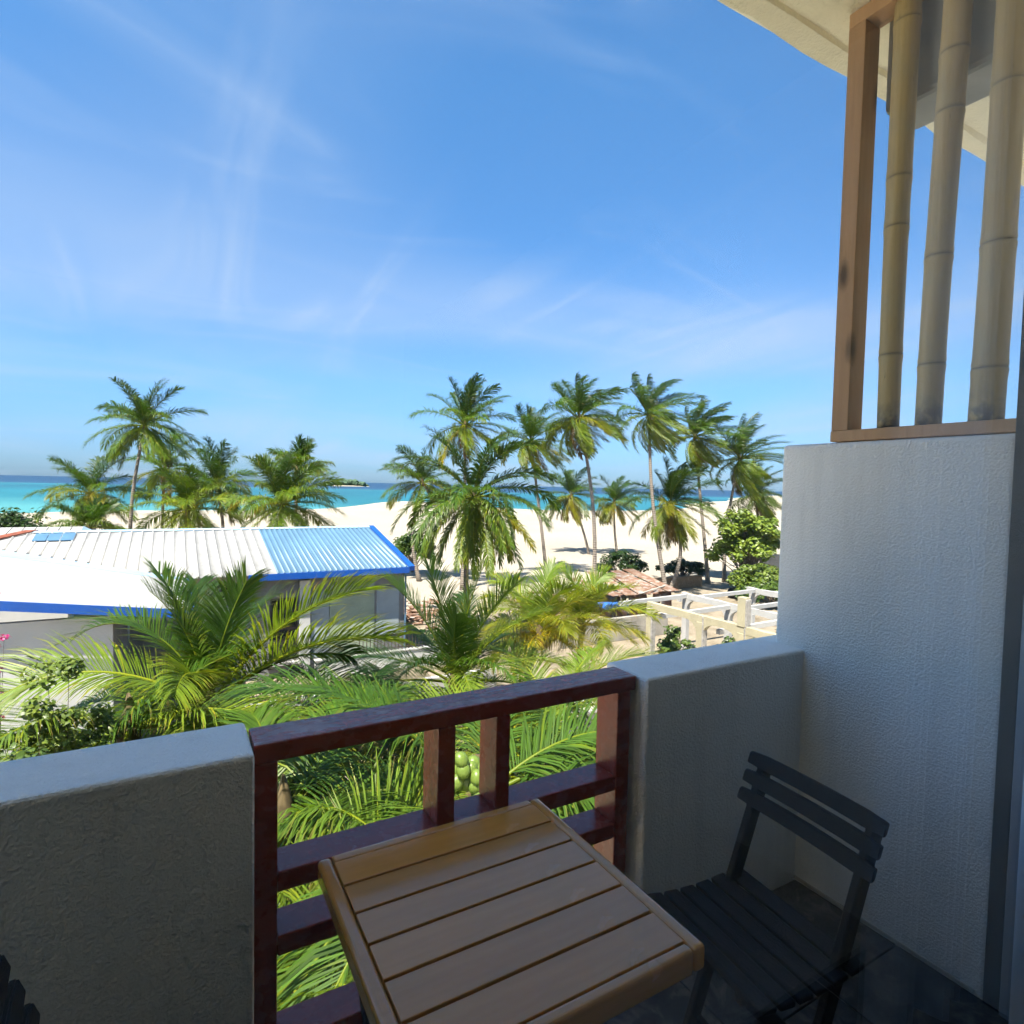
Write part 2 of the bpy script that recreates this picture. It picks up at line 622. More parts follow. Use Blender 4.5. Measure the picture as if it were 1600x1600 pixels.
def bar(name, a, b, w, d, mat, parent=None, bevel=0.0, upv=(0, 0, 1)):
    """rectangular bar from a to b: width w across, depth d along upv"""
    a, b, upv = Vector(a), Vector(b), Vector(upv)
    x = (b - a).normalized()
    y = upv.cross(x)
    if y.length < 1e-4:
        y = Vector((0, 1, 0)).cross(x)
    y.normalize()
    z = x.cross(y)
    y *= w / 2
    z *= d / 2
    return hexa(name, [a - y - z, b - y - z, b + y - z, a + y - z, a - y + z, b - y + z, b + y + z, a + y + z], mat, parent, bevel)


def plate(name, quad, th, mat, parent=None):
    """a slab of thickness th below a 3D quad"""
    q = [Vector(p) for p in quad]
    n = (q[1] - q[0]).cross(q[3] - q[0])
    n.normalize()
    if n.z < 0:
        n = -n
    return hexa(name, [p - n * th for p in q] + q, mat, parent)


def prism(name, poly, axis, lo, hi, mat, parent=None):
    """extrude a polygon given in the two other axes along one axis"""
    bm = bmesh.new()

    def pt(p, v):
        return {'x': (v, p[0], p[1]), 'y': (p[0], v, p[1]), 'z': (p[0], p[1], v)}[axis]
    A = [bm.verts.new(pt(p, lo)) for p in poly]
    B = [bm.verts.new(pt(p, hi)) for p in poly]
    bm.faces.new(A)
    bm.faces.new(B[::-1])
    for i in range(len(poly)):
        j = (i + 1) % len(poly)
        bm.faces.new((A[i], B[i], B[j], A[j]))
    bmesh.ops.recalc_face_normals(bm, faces=bm.faces[:])
    bmesh.ops.triangulate(bm, faces=[f for f in bm.faces if len(f.verts) > 4])
    me = bpy.data.meshes.new(name)
    bm.to_mesh(me)
    bm.free()
    return link(name, me, mat, parent)


def tube_arrays(pts, rad, ns=8, cap=True):
    pts = np.asarray(pts, float)
    rad = np.asarray(rad, float)
    K = len(pts)
    d = np.gradient(pts, axis=0)
    d /= np.linalg.norm(d, axis=1)[:, None]
    ref = np.array([1.0, 0, 0]) if abs(d[0][2]) > 0.7 else np.array([0, 0, 1.0])
    s = np.cross(d, ref)
    s /= np.linalg.norm(s, axis=1)[:, None]
    n = np.cross(s, d)
    ang = np.arange(ns) * 2 * np.pi / ns
    V = (pts[:, None, :] + rad[:, None, None] * (np.cos(ang)[None, :, None] * s[:, None, :] + np.sin(ang)[None, :, None] * n[:, None, :])).reshape(-1, 3)
    T = []
    for k in range(K - 1):
        for i in range(ns):
            j = (i + 1) % ns
            a, b, c, e = k * ns + i, k * ns + j, (k + 1) * ns + j, (k + 1) * ns + i
            T += [(a, b, c), (a, c, e)]
    if cap:
        V = np.vstack([V, pts[:1], pts[-1:]])
        for i in range(ns):
            j = (i + 1) % ns
            T += [(len(V) - 2, j, i), (len(V) - 1, (K - 1) * ns + i, (K - 1) * ns + j)]
    return V, np.array(T, np.int32)


def tube(name, pts, rad, mat, parent=None, ns=8, smooth=True):
    V, T = tube_arrays(pts, rad, ns)
    return link(name, tri_mesh(name, V, T, smooth=smooth), mat, parent)


# ================================================================== SETTING
# ---- sand flat running out to the shore
def build_sand():
    xs = np.unique(np.concatenate([np.linspace(-260, -40, 45), np.linspace(-40, 70, 111), np.linspace(70, 420, 90), np.linspace(420, 900, 40)]))
    ys = np.unique(np.concatenate([np.linspace(-40, 0, 8), np.linspace(0, 90, 91), np.linspace(90, 260, 100), np.linspace(260, 700, 90)]))
    X, Y = np.meshgrid(xs, ys, indexing='ij')
    shore = 178 + 6 * np.sin(X / 37.0) + 3 * np.sin(X / 13.0 + 1) + 26 * np.exp(-((X - 66) / 17.0) ** 2) + np.maximum(0, X - 170) * 0.72
    dist = shore - Y
    h = np.where(dist > 0, np.minimum(0.0, -1.0 + dist * 0.05), np.maximum(-6, -1.0 + dist * 0.06))
    und = 0.16 * np.sin(X / 9 + Y / 17) + 0.12 * np.sin(X / 5.3 - Y / 7.1 + 2) + 0.10 * np.sin(Y / 4.1 + X / 31)
    h = h + und * np.clip((Y - 30) / 25, 0, 1) * np.clip(dist / 25, 0, 1)
    h = h + 1.9 * np.exp(-((X - 64) / 20.0) ** 2 - ((Y - 176) / 16.0) ** 2)
    V = np.stack([X, Y, h], -1).reshape(-1, 3)
    nx, ny = len(xs), len(ys)
    i, j = np.meshgrid(np.arange(nx - 1), np.arange(ny - 1), indexing='ij')
    a = (i * ny + j).ravel()
    T = np.concatenate([np.stack([a, a + ny, a + ny + 1], 1), np.stack([a, a + ny + 1, a + 1], 1)])
    o = link('sand_ground', tri_mesh('sand_ground', V, T, smooth=True), 'sand')
    tag(o, 'wide pale sand beach running out to the sea', 'sand', kind='structure')


build_sand()
S = 30000
me = bpy.data.meshes.new('sea')
me.from_pydata([(-S, 60, -1.0), (S, 60, -1.0), (S, 2 * S, -1.0), (-S, 2 * S, -1.0)], [], [(0, 1, 2, 3)])
tag(link('sea', me, 'sea_water'), 'turquoise sea turning dark blue beyond the reef', 'sea', kind='structure')


def build_islet():
    rng = np.random.default_rng(5)
    V, T, n = [], [], 0
    bm = bmesh.new()
    for k in range(46):
        x = rng.uniform(284, 372)
        e = 1 - abs((x - 326) / 46.0) ** 2.2
        r = 4 + 5 * rng.random()
        mtx = Matrix.Translation((x, 1300 + rng.uniform(-14, 14), -0.5 + 9.5 * max(0.12, e) * rng.uniform(.6, 1.1))) @ Matrix.Diagonal((r, r, r * .75, 1))
        bmesh.ops.create_icosphere(bm, subdivisions=2, radius=1, matrix=mtx)
    for v in bm.verts:
        v.co += Vector(rng.normal(0, 0.7, 3))
    me = bpy.data.meshes.new('islet_trees')
    bm.to_mesh(me)
    bm.free()
    tag(link('islet_trees', me, 'islet_green'), 'dark green wooded islet far out on the horizon', 'trees', kind='stuff')
    bm = bmesh.new()
    bmesh.ops.create_uvsphere(bm, u_segments=24, v_segments=8, radius=1, matrix=Matrix.Translation((327, 1300, -1.5)) @ Matrix.Diagonal((54, 24, 2.6, 1)))
    me = bpy.data.meshes.new('islet_beach')
    bm.to_mesh(me)
    bm.free()
    tag(link('islet_beach', me, 'sand'), 'thin strip of beach round the far islet', 'beach', kind='structure')


build_islet()

# ---- balcony and room shell
FL = EYE - 1.6            # balcony floor level
PT = FL + 0.956           # parapet top
WX = 2.235                # inner face of the side wall
YI, YO = 1.48, 1.705      # parapet faces
SOF = EYE + 1.82          # soffit of the slab above
DY = 0.70                 # door plane


def stucco_block(name, lo, hi, bev, mat, parent=None):
    return box(name, lo, hi, mat, parent, bevel=bev, seg=3)


o = stucco_block('parapet_wall', (-4.2, YI, FL - 0.35), (0.165, YO, PT), 0.012, 'stucco')
tag(o, 'rough white parapet wall ending at the left side of the red railing', 'wall')
o = stucco_block('parapet_wall', (1.39, YI, FL - 0.35), (4.4, YO, PT), 0.012, 'stucco')
tag(o, 'rough white parapet wall between the red railing and the tall side wall', 'wall')
o = stucco_block('side_wall', (WX, 0.81, FL - 0.349), (WX + 0.13, 1.617, EYE + 0.195), 0.016, 'stucco')
tag(o, 'tall rough white balcony side wall under the bamboo screen', 'wall')
o = stucco_block('side_wall', (-4.3, 0.83, FL - 0.349), (-4.18, 1.617, EYE + 1.6), 0.016, 'stucco')
tag(o, 'white side wall at the far left end of the balcony', 'wall')

slab = empty('balcony_roof', (0, 0, SOF))
tag(slab, 'plastered concrete slab overhead, tinted cream with bounced light, with a drip groove', 'roof')
bm = bmesh.new()
# soffit in bands along x: main, groove, lip; slightly uneven lip
xs = np.linspace(-7, 12, 120)
rng = np.random.default_rng(3)
prof = [(-5.0, 0.0), (1.50, 0.0), (1.508, 0.022), (1.528, 0.022), (1.536, 0.0), (1.615, -0.004), (1.632, 0.014), (1.636, 0.28), (-5.0, 0.28)]
rows = []
for x in xs:
    row = []
    for i, (y, z) in enumerate(prof):
        jy = rng.normal(0, 0.004) if i in (4, 5, 6) else 0
        jz = rng.normal(0, 0.003) if i in (4, 5) else 0
        row.append(bm.verts.new((x, y + jy, z + jz)))
    rows.append(row)
for a, b in zip(rows[:-1], rows[1:]):
    for i in range(len(prof)):
        j = (i + 1) % len(prof)
        bm.faces.new((a[i], a[j], b[j], b[i]))
bm.faces.new(rows[0])
bm.faces.new(rows[-1][::-1])
bmesh.ops.recalc_face_normals(bm, faces=bm.faces[:])
me = bpy.data.meshes.new('slab')
bm.to_mesh(me)
bm.free()
link('slab', me, 'soffit', slab)
b_ = box('beam', (2.37, -0.5, -0.37), (2.59, 1.34, 0.002), 'beam_concrete', slab, bevel=0.02)

# floor: tiles laid on a bed
bed = box('balcony_floor', (-4.3, 0.60, FL - 0.30), (2.6, 1.70, FL - 0.012), 'grout')
tag(bed, 'dark tiled balcony floor', 'floor', kind='structure')
tile_me = None
rng = np.random.default_rng(9)
for i in range(16):
    for j in range(3):
        x0 = WX - 0.004 - (i + 1) * 0.40
        y0 = YI - 0.004 - (j + 1) * 0.40
        if y0 + 0.39 < 0.6:
            continue
        if tile_me is None:
            t_ = box('tile', (0, 0, 0), (0.394, 0.394, 0.014), 'pebble_tile', bed, bevel=0.0015, seg=1)
            tile_me = t_.data
        else:
            t_ = link('tile', tile_me, None, bed)
        t_.location = Vector((x0 + 0.197, y0 + 0.197, FL - 0.006)) - bed.location
o = box('skirting', (WX - 0.006, 0.84, FL), (WX - 0.001, YI - 0.002, FL + 0.012), 'skirting')
tag(o, 'thin pale grout strip along the foot of the tall side wall', 'skirting')

# the room the camera stands in
for nm, lo, hi, mt in (('room_floor', (-4.3, -5.0, FL - 0.3), (4.4, 0.60, FL - 0.001), 'room_tile'),
                       ('room_ceiling', (-4.3, -5.0, SOF - 0.12), (4.4, 0.60, SOF - 0.001), 'room_paint'),
                       ('room_wall', (-4.45, -5.0, FL - 0.3), (-4.3, 0.83, SOF), 'room_paint'),
                       ('room_wall', (WX + 0.001, -5.0, FL - 0.3), (4.4, 0.81, SOF), 'room_paint'),
                       ('room_wall', (-4.45, -5.15, FL - 0.3), (4.4, -5.0, SOF), 'room_paint'),
                       ('room_wall', (-4.3, 0.60, FL + 3.30), (WX, 0.70, SOF - 0.002), 'room_paint'),
                       ('room_wall', (-4.3, 0.60, FL - 0.001), (-1.30, 0.83, FL + 3.298), 'room_paint')):
    o = box(nm, lo, hi, mt)
    tag(o, kind='structure')

door = empty('sliding_door', (0, DY, FL))
tag(door, 'sliding glass door with black frame at the right edge of the view', 'door')
box('jamb', (WX - 0.022, 0.068, 0.0), (WX - 0.002, 0.112, 3.298), 'door_black', door, 0.003)
box('jamb', (WX - 0.030, 0.02, 0.0), (WX - 0.002, 0.066, 3.298), 'door_grey', door, 0.003)
box('jamb', (-1.298, -0.04, 0.0), (-1.24, 0.06, 3.298), 'door_black', door, 0.003)
box('stile', (WX - 0.058, -0.03, 0.012), (WX - 0.032, 0.018, 3.26), 'door_grey', door, 0.003)
box('head', (-1.24, -0.04, 3.26), (WX - 0.06, 0.06, 3.298), 'door_black', door, 0.003)
box('track', (-1.24, -0.03, 0.0), (WX - 0.06, 0.03, 0.010), 'door_black', door, 0.002)
box('glass_pane', (-1.24, -0.004, 0.012), (WX - 0.06, 0.004, 3.258), 'door_glass', door)

# curtain bunched at the right of the door, inside the room
cur = empty('curtain', (1.9, 0.5, FL))
tag(cur, 'pale sheer curtain bunched beside the door, mirrored in the glass', 'curtain')
npt = 160
tt = np.linspace(0, 1, npt)
cx = -0.21 + 0.49 * tt
cy = 0.060 * np.sin(tt * 24 + 1.1 * np.sin(tt * 7)) + 0.025 * np.sin(tt * 11)
V = np.concatenate([np.stack([cx, cy, np.full(npt, z)], 1) for z in (0.03, 3.10)])
T = np.concatenate([np.stack([np.arange(npt - 1), np.arange(1, npt), np.arange(npt + 1, 2 * npt)], 1),
                    np.stack([np.arange(npt - 1), np.arange(npt + 1, 2 * npt), np.arange(npt, 2 * npt - 1)], 1)])
cl = link('cloth', tri_mesh('cloth', V, T, smooth=True), 'curtain_cloth', cur)
sm = cl.modifiers.new('thickness', 'SOLIDIFY')
sm.thickness = 0.002
tube('rail', [(-0.5, 0, 3.14), (0.32, 0, 3.14)], [0.014, 0.014], 'door_grey', cur)

# ================================================================== BALCONY OBJECTS
# ---- red timber railing
RY0, RY1 = 1.535, 1.650
rl = empty('balcony_railing', (0.77, 1.59, FL))
tag(rl, 'dark red painted timber railing with peeling top rail between the white parapets', 'railing')


def rbox(name, x0, x1, z0, z1, y0=RY0, y1=RY1, bev=0.004, mat='railing_paint'):
    return box(name, Vector((x0, y0, EYE + z0)) - rl.location, Vector((x1, y1, EYE + z1)) - rl.location, mat, rl, bev)


rbox('top_rail', 0.168, 1.386, -0.695, -0.645, RY0 - 0.003, RY1 + 0.003, 0.005, 'railing_peeling')
rbox('post', 0.168, 0.224, -1.58, -0.696)
rbox('post', 1.310, 1.366, -1.58, -0.696)
rbox('post', 0.653, 0.708, -0.982, -0.696)
rbox('post', 0.843, 0.890, -0.982, -0.696)
for zt in (-0.983, -1.150, -1.440):
    rbox('rail', 0.2245, 1.3095, zt - 0.052, zt, RY0 + 0.002, RY1 - 0.002)

# ---- wooden slatted table
TX0, TX1, TY0, TY1 = 0.288, 0.897, 0.768, 1.384
TZ = 0.72
tb = empty('slatted_table', ((TX0 + TX1) / 2, (TY0 + TY1) / 2, FL))
tag(tb, 'square golden brown slatted wooden table beside the red railing', 'table')
hw, hd = (TX1 - TX0) / 2, (TY1 - TY0) / 2
e = 0.032
ns_ = 6
gap = 0.007
pitch = (2 * hd - 2 * 0.028 + gap) / ns_
for k in range(ns_):
    y1 = hd - 0.028 - k * pitch
    box('slat', (-hw + e + 0.0012, y1 - (pitch - gap), TZ - 0.020), (hw - e - 0.0012, y1, TZ - 0.0005), 'table_wood', tb, 0.0018)
box('edge_trim', (-hw, -hd, TZ - 0.052), (-hw + e, hd, TZ), 'table_wood', tb, 0.011, 4).rotation_euler = (0, 0, 0)
box('edge_trim', (hw - e, -hd, TZ - 0.052), (hw, hd, TZ), 'table_wood', tb, 0.011, 4)
box('edge_trim', (-hw + e + .001, -hd, TZ - 0.052), (hw - e - .001, -hd + 0.0275, TZ), 'table_wood', tb, 0.009, 4)
box('edge_trim', (-hw + e + .001, hd - 0.0275, TZ - 0.052), (hw - e - .001, hd, TZ), 'table_wood', tb, 0.006, 3)
box('under_batten', (-0.20, -hd + 0.03, TZ - 0.045), (-0.15, hd - 0.03, TZ - 0.0205), 'chair_black', tb, 0.002)
box('under_batten', (0.15, -hd + 0.03, TZ - 0.045), (0.20, hd - 0.03, TZ - 0.0205), 'chair_black', tb, 0.002)
for sx in (-1, 1):
    bar('leg', (sx * 0.23, -0.26, 0.0), (sx * 0.23, 0.24, TZ - 0.055), 0.022, 0.045, 'chair_black', tb, 0.003, (1, 0, 0))
    bar('leg', (sx * 0.205, 0.26, 0.0), (sx * 0.205, -0.24, TZ - 0.055), 0.022, 0.045, 'chair_black', tb, 0.003, (1, 0, 0))
bar('stretcher', (-0.19, 0.17, 0.12), (0.19, 0.17, 0.12), 0.03, 0.02, 'chair_black', tb, 0.003)
bar('stretcher', (-0.19, -0.17, 0.12), (0.19, -0.17, 0.12), 0.03, 0.02, 'chair_black', tb, 0.003)


# ---- folding chairs
def make_chair(label, loc, rz):
    """folding slat chair; the sitter looks along local +X"""
    c = empty('folding_chair', loc, rz)
    tag(c, label, 'chair', 'black folding chairs at the table')

    def back_x(z):
        return -0.205 + (0.80 - z) * 0.36
    for s in (-1, 1):
        y = s * 0.172
        bar('leg', (back_x(0.0), y, 0.0), (back_x(0.79), y, 0.79), 0.024, 0.042, 'chair_black', c, 0.004, (1, 0, 0.36))
        y = s * 0.142
        bar('leg', (-0.22, y, 0.0), (0.17, y, 0.415), 0.022, 0.040, 'chair_black', c, 0.004, (1, 0, -0.9))
        y = s * 0.118
        bar('seat_rail', (-0.14, y, 0.408), (0.19, y, 0.414), 0.022, 0.035, 'chair_black', c, 0.003)
    # back slats: bent slightly, rounded ends
    for k, zc_ in enumerate((0.785, 0.733, 0.681)):
        n = 9
        bm = bmesh.new()
        ring = []
        hgt = 0.039
        for i in range(n):
            yy = -0.212 + 0.424 * i / (n - 1)
            bow = -0.010 * (1 - (yy / 0.212) ** 2)
            endf = 0.80 if i in (0, n - 1) else 1.0
            h2 = hgt / 2 * endf
            xx = back_x(zc_) + 0.026 + bow
            ring.append([bm.verts.new(p) for p in ((xx - 0.007 - (-h2) * 0.36, yy, zc_ - h2), (xx + 0.007 - (-h2) * 0.36, yy, zc_ - h2),
                                                    (xx + 0.007 - h2 * 0.36, yy, zc_ + h2), (xx - 0.007 - h2 * 0.36, yy, zc_ + h2))])
        for a, b in zip(ring[:-1], ring[1:]):
            for i in range(4):
                j = (i + 1) % 4
                bm.faces.new((a[i], a[j], b[j], b[i]))
        bm.faces.new(ring[0][::-1])
        bm.faces.new(ring[-1])
        bmesh.ops.recalc_face_normals(bm, faces=bm.faces[:])
        bmesh.ops.bevel(bm, geom=[e_ for e_ in bm.edges if abs((e_.verts[0].co - e_.verts[1].co).y) > 0.01], offset=0.003, segments=2, affect='EDGES')
        me = bpy.data.meshes.new('back_slat')
        bm.to_mesh(me)
        bm.free()
        link('back_slat', me, 'chair_black', c)
    # seat slats run across, the seat dips in the middle
    nsl = 6
    for k in range(nsl):
        x = 0.185 - k * 0.0585
        u = (x - 0.04) / 0.15
        z = 0.437 + 0.012 * u * u
        sl = box('seat_slat', (-0.0245, -0.205, -0.008), (0.0245, 0.205, 0.008), 'chair_black', c, 0.005, 2)
        sl.location = (x, 0, z)
        sl.rotation_euler = (0, -0.16 * u, 0)
    bar('stretcher', (-0.16, -0.13, 0.07), (-0.16, 0.13, 0.07), 0.018, 0.025, 'chair_black', c, 0.003)
    bar('stretcher', (0.045, -0.16, 0.07), (0.045, 0.16, 0.07), 0.018, 0.025, 'chair_black', c, 0.003)
    return c


make_chair('black wooden folding chair right of the table by the tall side wall', (1.345, 0.985, FL), math.pi - R(5.5))
make_chair('black wooden folding chair left of the table, only its edge in view', (-0.05, 1.06, FL), R(8))

# ---- bamboo screen on the side wall
bs = empty('bamboo_screen', (WX + 0.055, 1.1, EYE + 0.197))
tag(bs, 'screen of upright bamboo poles in a timber frame on the side wall', 'screen')
fx0, fx1 = -0.05, 0.045


def bsb(name, y0, y1, z0, z1, mat='screen_wood', x0=fx0, x1=fx1):
    return box(name, (x0, y0 - 1.1, z0 - 0.197), (x1, y1 - 1.1, z1 - 0.197), mat, bs, 0.003)


bsb('sill', 0.80, 1.413, 0.198, 0.240)
bsb('post', 1.345, 1.410, 0.2405, 1.760)
bsb('top_rail', -0.6, 1.410, 1.7605, 1.815)


def bamboo(yb, yt, rb, rtop, seed):
    rng = np.random.default_rng(seed)
    z0, z1 = 0.2405, 1.76
    nodes = sorted(rng.uniform(0.15, 0.38) + i * 0.36 + z0 for i in range(5))
    zs, rs = [], []
    base = np.linspace(z0, z1, 60)
    allz = np.unique(np.concatenate([base] + [np.array([n - .02, n - .010, n - .004, n, n + .004, n + .012, n + .03]) for n in nodes]))
    allz = allz[(allz >= z0) & (allz <= z1)]
    bend = rng.normal(0, 0.006, 4)
    pts, rad = [], []
    for z in allz:
        t = (z - z0) / (z1 - z0)
        r = rb + (rtop - rb) * t
        for n in nodes:
            dz = z - n
            r += 0.0030 * math.exp(-(dz / 0.022) ** 2) - 0.0036 * math.exp(-((dz - 0.002) / 0.0035) ** 2)
        pts.append((bend[0] * math.sin(3 * t + bend[1] * 200), yb + (yt - yb) * t - 1.1 + bend[2] * math.sin(4.2 * t), z - 0.197))
        rad.append(r)
    V, T = tube_arrays(pts, rad, 20)
    zz = V[:, 2] + 0.197
    stain = np.clip(1 - (zz - z0) / 0.11, 0, 1)
    link('bamboo_pole', tri_mesh('bamboo_pole', V, T, attr={'stain': stain, 'node': np.clip(sum(0.8 * np.exp(-((zz - n) / 0.004) ** 2) for n in nodes), 0, 1)}, smooth=True), 'bamboo', bs)


bamboo(1.222, 1.228, 0.036, 0.042, 1)
bamboo(1.088, 1.068, 0.040, 0.042, 2)
bamboo(0.920, 0.905, 0.048, 0.043, 3)
bamboo(0.770, 0.760, 0.043, 0.040, 4)

# ================================================================== HOUSE BEYOND THE GARDEN
ME, MR = 23.2, 29.0                  # main eave and ridge (y)
ZE, ZR = 4.0, 5.25                   # eave and ridge heights
SL = (ZR - ZE) / (MR - ME)
WSL = 0.140                          # slope of the front wing, rising to the left
WE = 0.42                            # x of the wing's eave
VB = 23.3


def main_z(y):
    return ZE + SL * (y - ME)


def wing_z(x):
    return ZE + WSL * (WE - x)


def valley_y(x):
    return ME if x > WE else ME + (WE - x) * WSL / SL


house = empty('beach_house', (3.0, 24.0, 0))
tag(house, 'low grey house with white and blue sheet roofing and blue eaves', 'house')
HL = house.location


def hb(name, lo, hi, mat, bev=0.0, parent=None):
    p = parent or house
    return box(name, Vector(lo) - HL, Vector(hi) - HL, mat, p, bev)


def sheet(name, x0, x1, ylo0, ylo1, yhi0, yhi1, mat, ribs=1):
    """roof sheet with raised ribs, running down the main slope"""
    prof = []
    w = x1 - x0
    for r in range(ribs):
        a = x0 + w * r / ribs
        p = w / ribs
        prof += [(a, 0.0), (a + 0.012, 0.055), (a + 0.045, 0.055), (a + 0.057, 0.0), (a + p - 0.001, 0.0)] if p > 0.1 else [(a, 0.0), (a + p * .5, 0.012), (a + p - .001, 0)]
    V, T = [], []
    for x, dz in prof:
        f = (x - x0) / w
        yl, yh = ylo0 + (ylo1 - ylo0) * f, yhi0 + (yhi1 - yhi0) * f
        for y, extra in ((yl, 0), (yh, 0)):
            V.append((x, y, main_z(y) + dz + 0.05))
        for y in (yl, yh):
            V.append((x, y, main_z(y) + dz + 0.044))
    for k in range(len(prof) - 1):
        a, b = 4 * k, 4 * k + 4
        T += [(a, b, b + 1), (a, b + 1, a + 1), (a + 2, b + 3, b + 2), (a + 2, a + 3, b + 3), (a, a + 2, b + 2), (a, b + 2, b)]
    V = np.array(V) - np.array(HL)
    return link(name, tri_mesh(name, V, T), mat, house)


x = -6.35
while x < 3.2:
    x1 = x + 0.373
    hi0 = min(MR, MR + (x + 4.7) * 0.95) if x < -4.7 else MR
    hi1 = min(MR, MR + (x1 + 4.7) * 0.95) if x1 < -4.7 else MR
    lo0, lo1 = valley_y(x) + (0.05 if x < WE else 0), valley_y(x1) + (0.05 if x1 < WE else 0)
    if hi0 > lo0 + .1 and hi1 > lo1 + .1:
        sheet('roof_sheet', x, x1, lo0, lo1, hi0, hi1, 'roof_white')
    x = x1
xb = x
nb = 6
for k in range(nb):
    w = (8.50 - xb) / nb
    sheet('roof_sheet', xb + k * w, xb + (k + 1) * w, ME, ME, MR, MR, 'roof_blue', 4)
# back slope, ridge cap, verge
plate('back_roof', [Vector(p) - HL for p in ((-4.7, MR, ZR + .04), (8.5, MR, ZR + .04), (8.5, 34.5, ZR - 1.15), (-4.7, 34.5, ZR - 1.15))], 0.05, 'roof_white', house)
hexa('ridge_cap', [Vector(p) - HL for p in ((-4.7, MR - .16, ZR + .05), (8.5, MR - .16, ZR + .05), (8.5, MR + .16, ZR + .05), (-4.7, MR + .16, ZR + .05),
                                            (-4.7, MR - .02, ZR + .115), (8.5, MR - .02, ZR + .115), (8.5, MR + .02, ZR + .115), (-4.7, MR + .02, ZR + .115))], 'roof_paleblue', house)
plate('verge_board', [Vector(p) - HL for p in ((8.44, ME - .04, ZE + .10), (8.68, ME - .04, ZE + .10), (8.68, MR + .05, ZR + .135), (8.44, MR + .05, ZR + .135))], 0.20, 'fascia_blue', house)
plate('hip_flashing', [Vector(p) - HL for p in ((-4.55, MR + .06, ZR + .15), (-4.95, MR + .06, ZR + .15), (-6.5, 27.55, main_z(27.55) + .13), (-6.1, 27.5, main_z(27.5) + .13))], 0.05, 'rust_red', house)
for k in range(3):
    xa = -4.55 + k * 0.42
    plate('skylight_sheet', [Vector(p) - HL for p in ((xa, 27.75, main_z(27.75) + .115), (xa + .40, 27.75, main_z(27.75) + .115), (xa + .40, 28.65, main_z(28.65) + .115), (xa, 28.65, main_z(28.65) + .115))], 0.03, 'skylight', house)
hb('fascia_board', (2.35, ME - 0.075, ZE - 0.17), (8.44, ME - 0.04, ZE + 0.075), 'fascia_blue', 0.006)
hb('fascia_board', (WE + 0.1, ME - 0.065, ZE - 0.17), (2.345, ME - 0.04, ZE + 0.03), 'fascia_dark', 0.006)
hb('eave_soffit', (WE + 0.1, ME - 0.035, ZE - 0.16), (8.40, 23.715, ZE - 0.13), 'wall_cement')
# wing roof sheets run down to the right-hand eave
y = 17.6
while y < 26.9:
    y1 = min(y + 0.95, 26.95)

    def xr(yy):
        return WE if yy <= ME else WE - (yy - ME) * SL / WSL - 0.05
    a, b = xr(y), xr(y1)
    q = [(-9.0, y, wing_z(-9.0)), (a, y, wing_z(a)), (b, y1 - .003, wing_z(b)), (-9.0, y1 - .003, wing_z(-9.0))]
    plate('roof_sheet', [Vector(p) - HL + Vector((0, 0, 0.05)) for p in q], 0.03, 'roof_white', house)
    y = y1
# pale blue valley flashing lying on both slopes
va = [(WE + .30, ME + .02), (-6.0, valley_y(-6.0))]
plate('valley_flashing', [Vector((px, py, pz)) - HL for px, py, pz in (
    (WE, ME - .02, wing_z(WE) + .062), (WE - .55, ME - .35, wing_z(WE - .55) + .062), (-6.2, valley_y(-6.2) - 1.45, wing_z(-6.2) + .062), (-6.2, valley_y(-6.2) + .05, wing_z(-6.2) + .062))], 0.008, 'roof_paleblue', house)
# wing fascia on the rake and gutter on its eave
hexa('fascia_board', [Vector(p) - HL for p in ((-9, 17.53, wing_z(-9) - .17), (WE, 17.53, ZE - .17), (WE, 17.57, ZE - .17), (-9, 17.57, wing_z(-9) - .17),
                                               (-9, 17.53, wing_z(-9) + .06), (WE, 17.53, ZE + .06), (WE, 17.57, ZE + .06), (-9, 17.57, wing_z(-9) + .06))], 'fascia_blue', house)
hb('fascia_board', (WE + .005, 17.53, ZE - 0.17), (WE + 0.05, ME - 0.05, ZE + 0.09), 'fascia_blue', 0.005)
hexa('eave_soffit', [Vector(p) - HL for p in ((-1.3, 17.58, ZE - .15), (WE, 17.58, ZE - .15), (WE, 23.15, ZE - .15), (-1.3, 23.15, ZE - .15),
                                              (-1.3, 17.58, ZE - .10), (WE, 17.58, ZE - .10), (WE, 23.15, ZE - .10), (-1.3, 23.15, ZE - .10))], 'wall_cement', house)


def holed_wall(name, x0, x1, z0, z1, y0, y1, holes, mat):
    xs_ = sorted({x0, x1, *[h[0] for h in holes], *[h[1] for h in holes]})
    zs_ = sorted({z0, z1, *[h[2] for h in holes], *[h[3] for h in holes]})
    bm = bmesh.new()
    for a, b in zip(xs_[:-1], xs_[1:]):
        for c, d in zip(zs_[:-1], zs_[1:]):
            mx, mz = (a + b) / 2, (c + d) / 2
            if any(h[0] < mx < h[1] and h[2] < mz < h[3] for h in holes):
                continue
            mt = Matrix.Translation(Vector((mx, (y0 + y1) / 2, mz)) - HL) @ Matrix.Diagonal((b - a, y1 - y0, d - c, 1))
            bmesh.ops.create_cube(bm, size=1, matrix=mt)
    bmesh.ops.remove_doubles(bm, verts=bm.verts[:], dist=1e-4)
    # drop the inner faces shared by two cells
    seen = {}
    for f in bm.faces:
        key = tuple(round(v, 3) for v in f.calc_center_median())
        seen.setdefault(key, []).append(f)
    dead = [f for fs in seen.values() if len(fs) > 1 for f in fs]
    bmesh.ops.delete(bm, geom=dead, context='FACES')
    me = bpy.data.meshes.new(name)
    bm.to_mesh(me)
    bm.free()
    return link(name, me, mat, house)


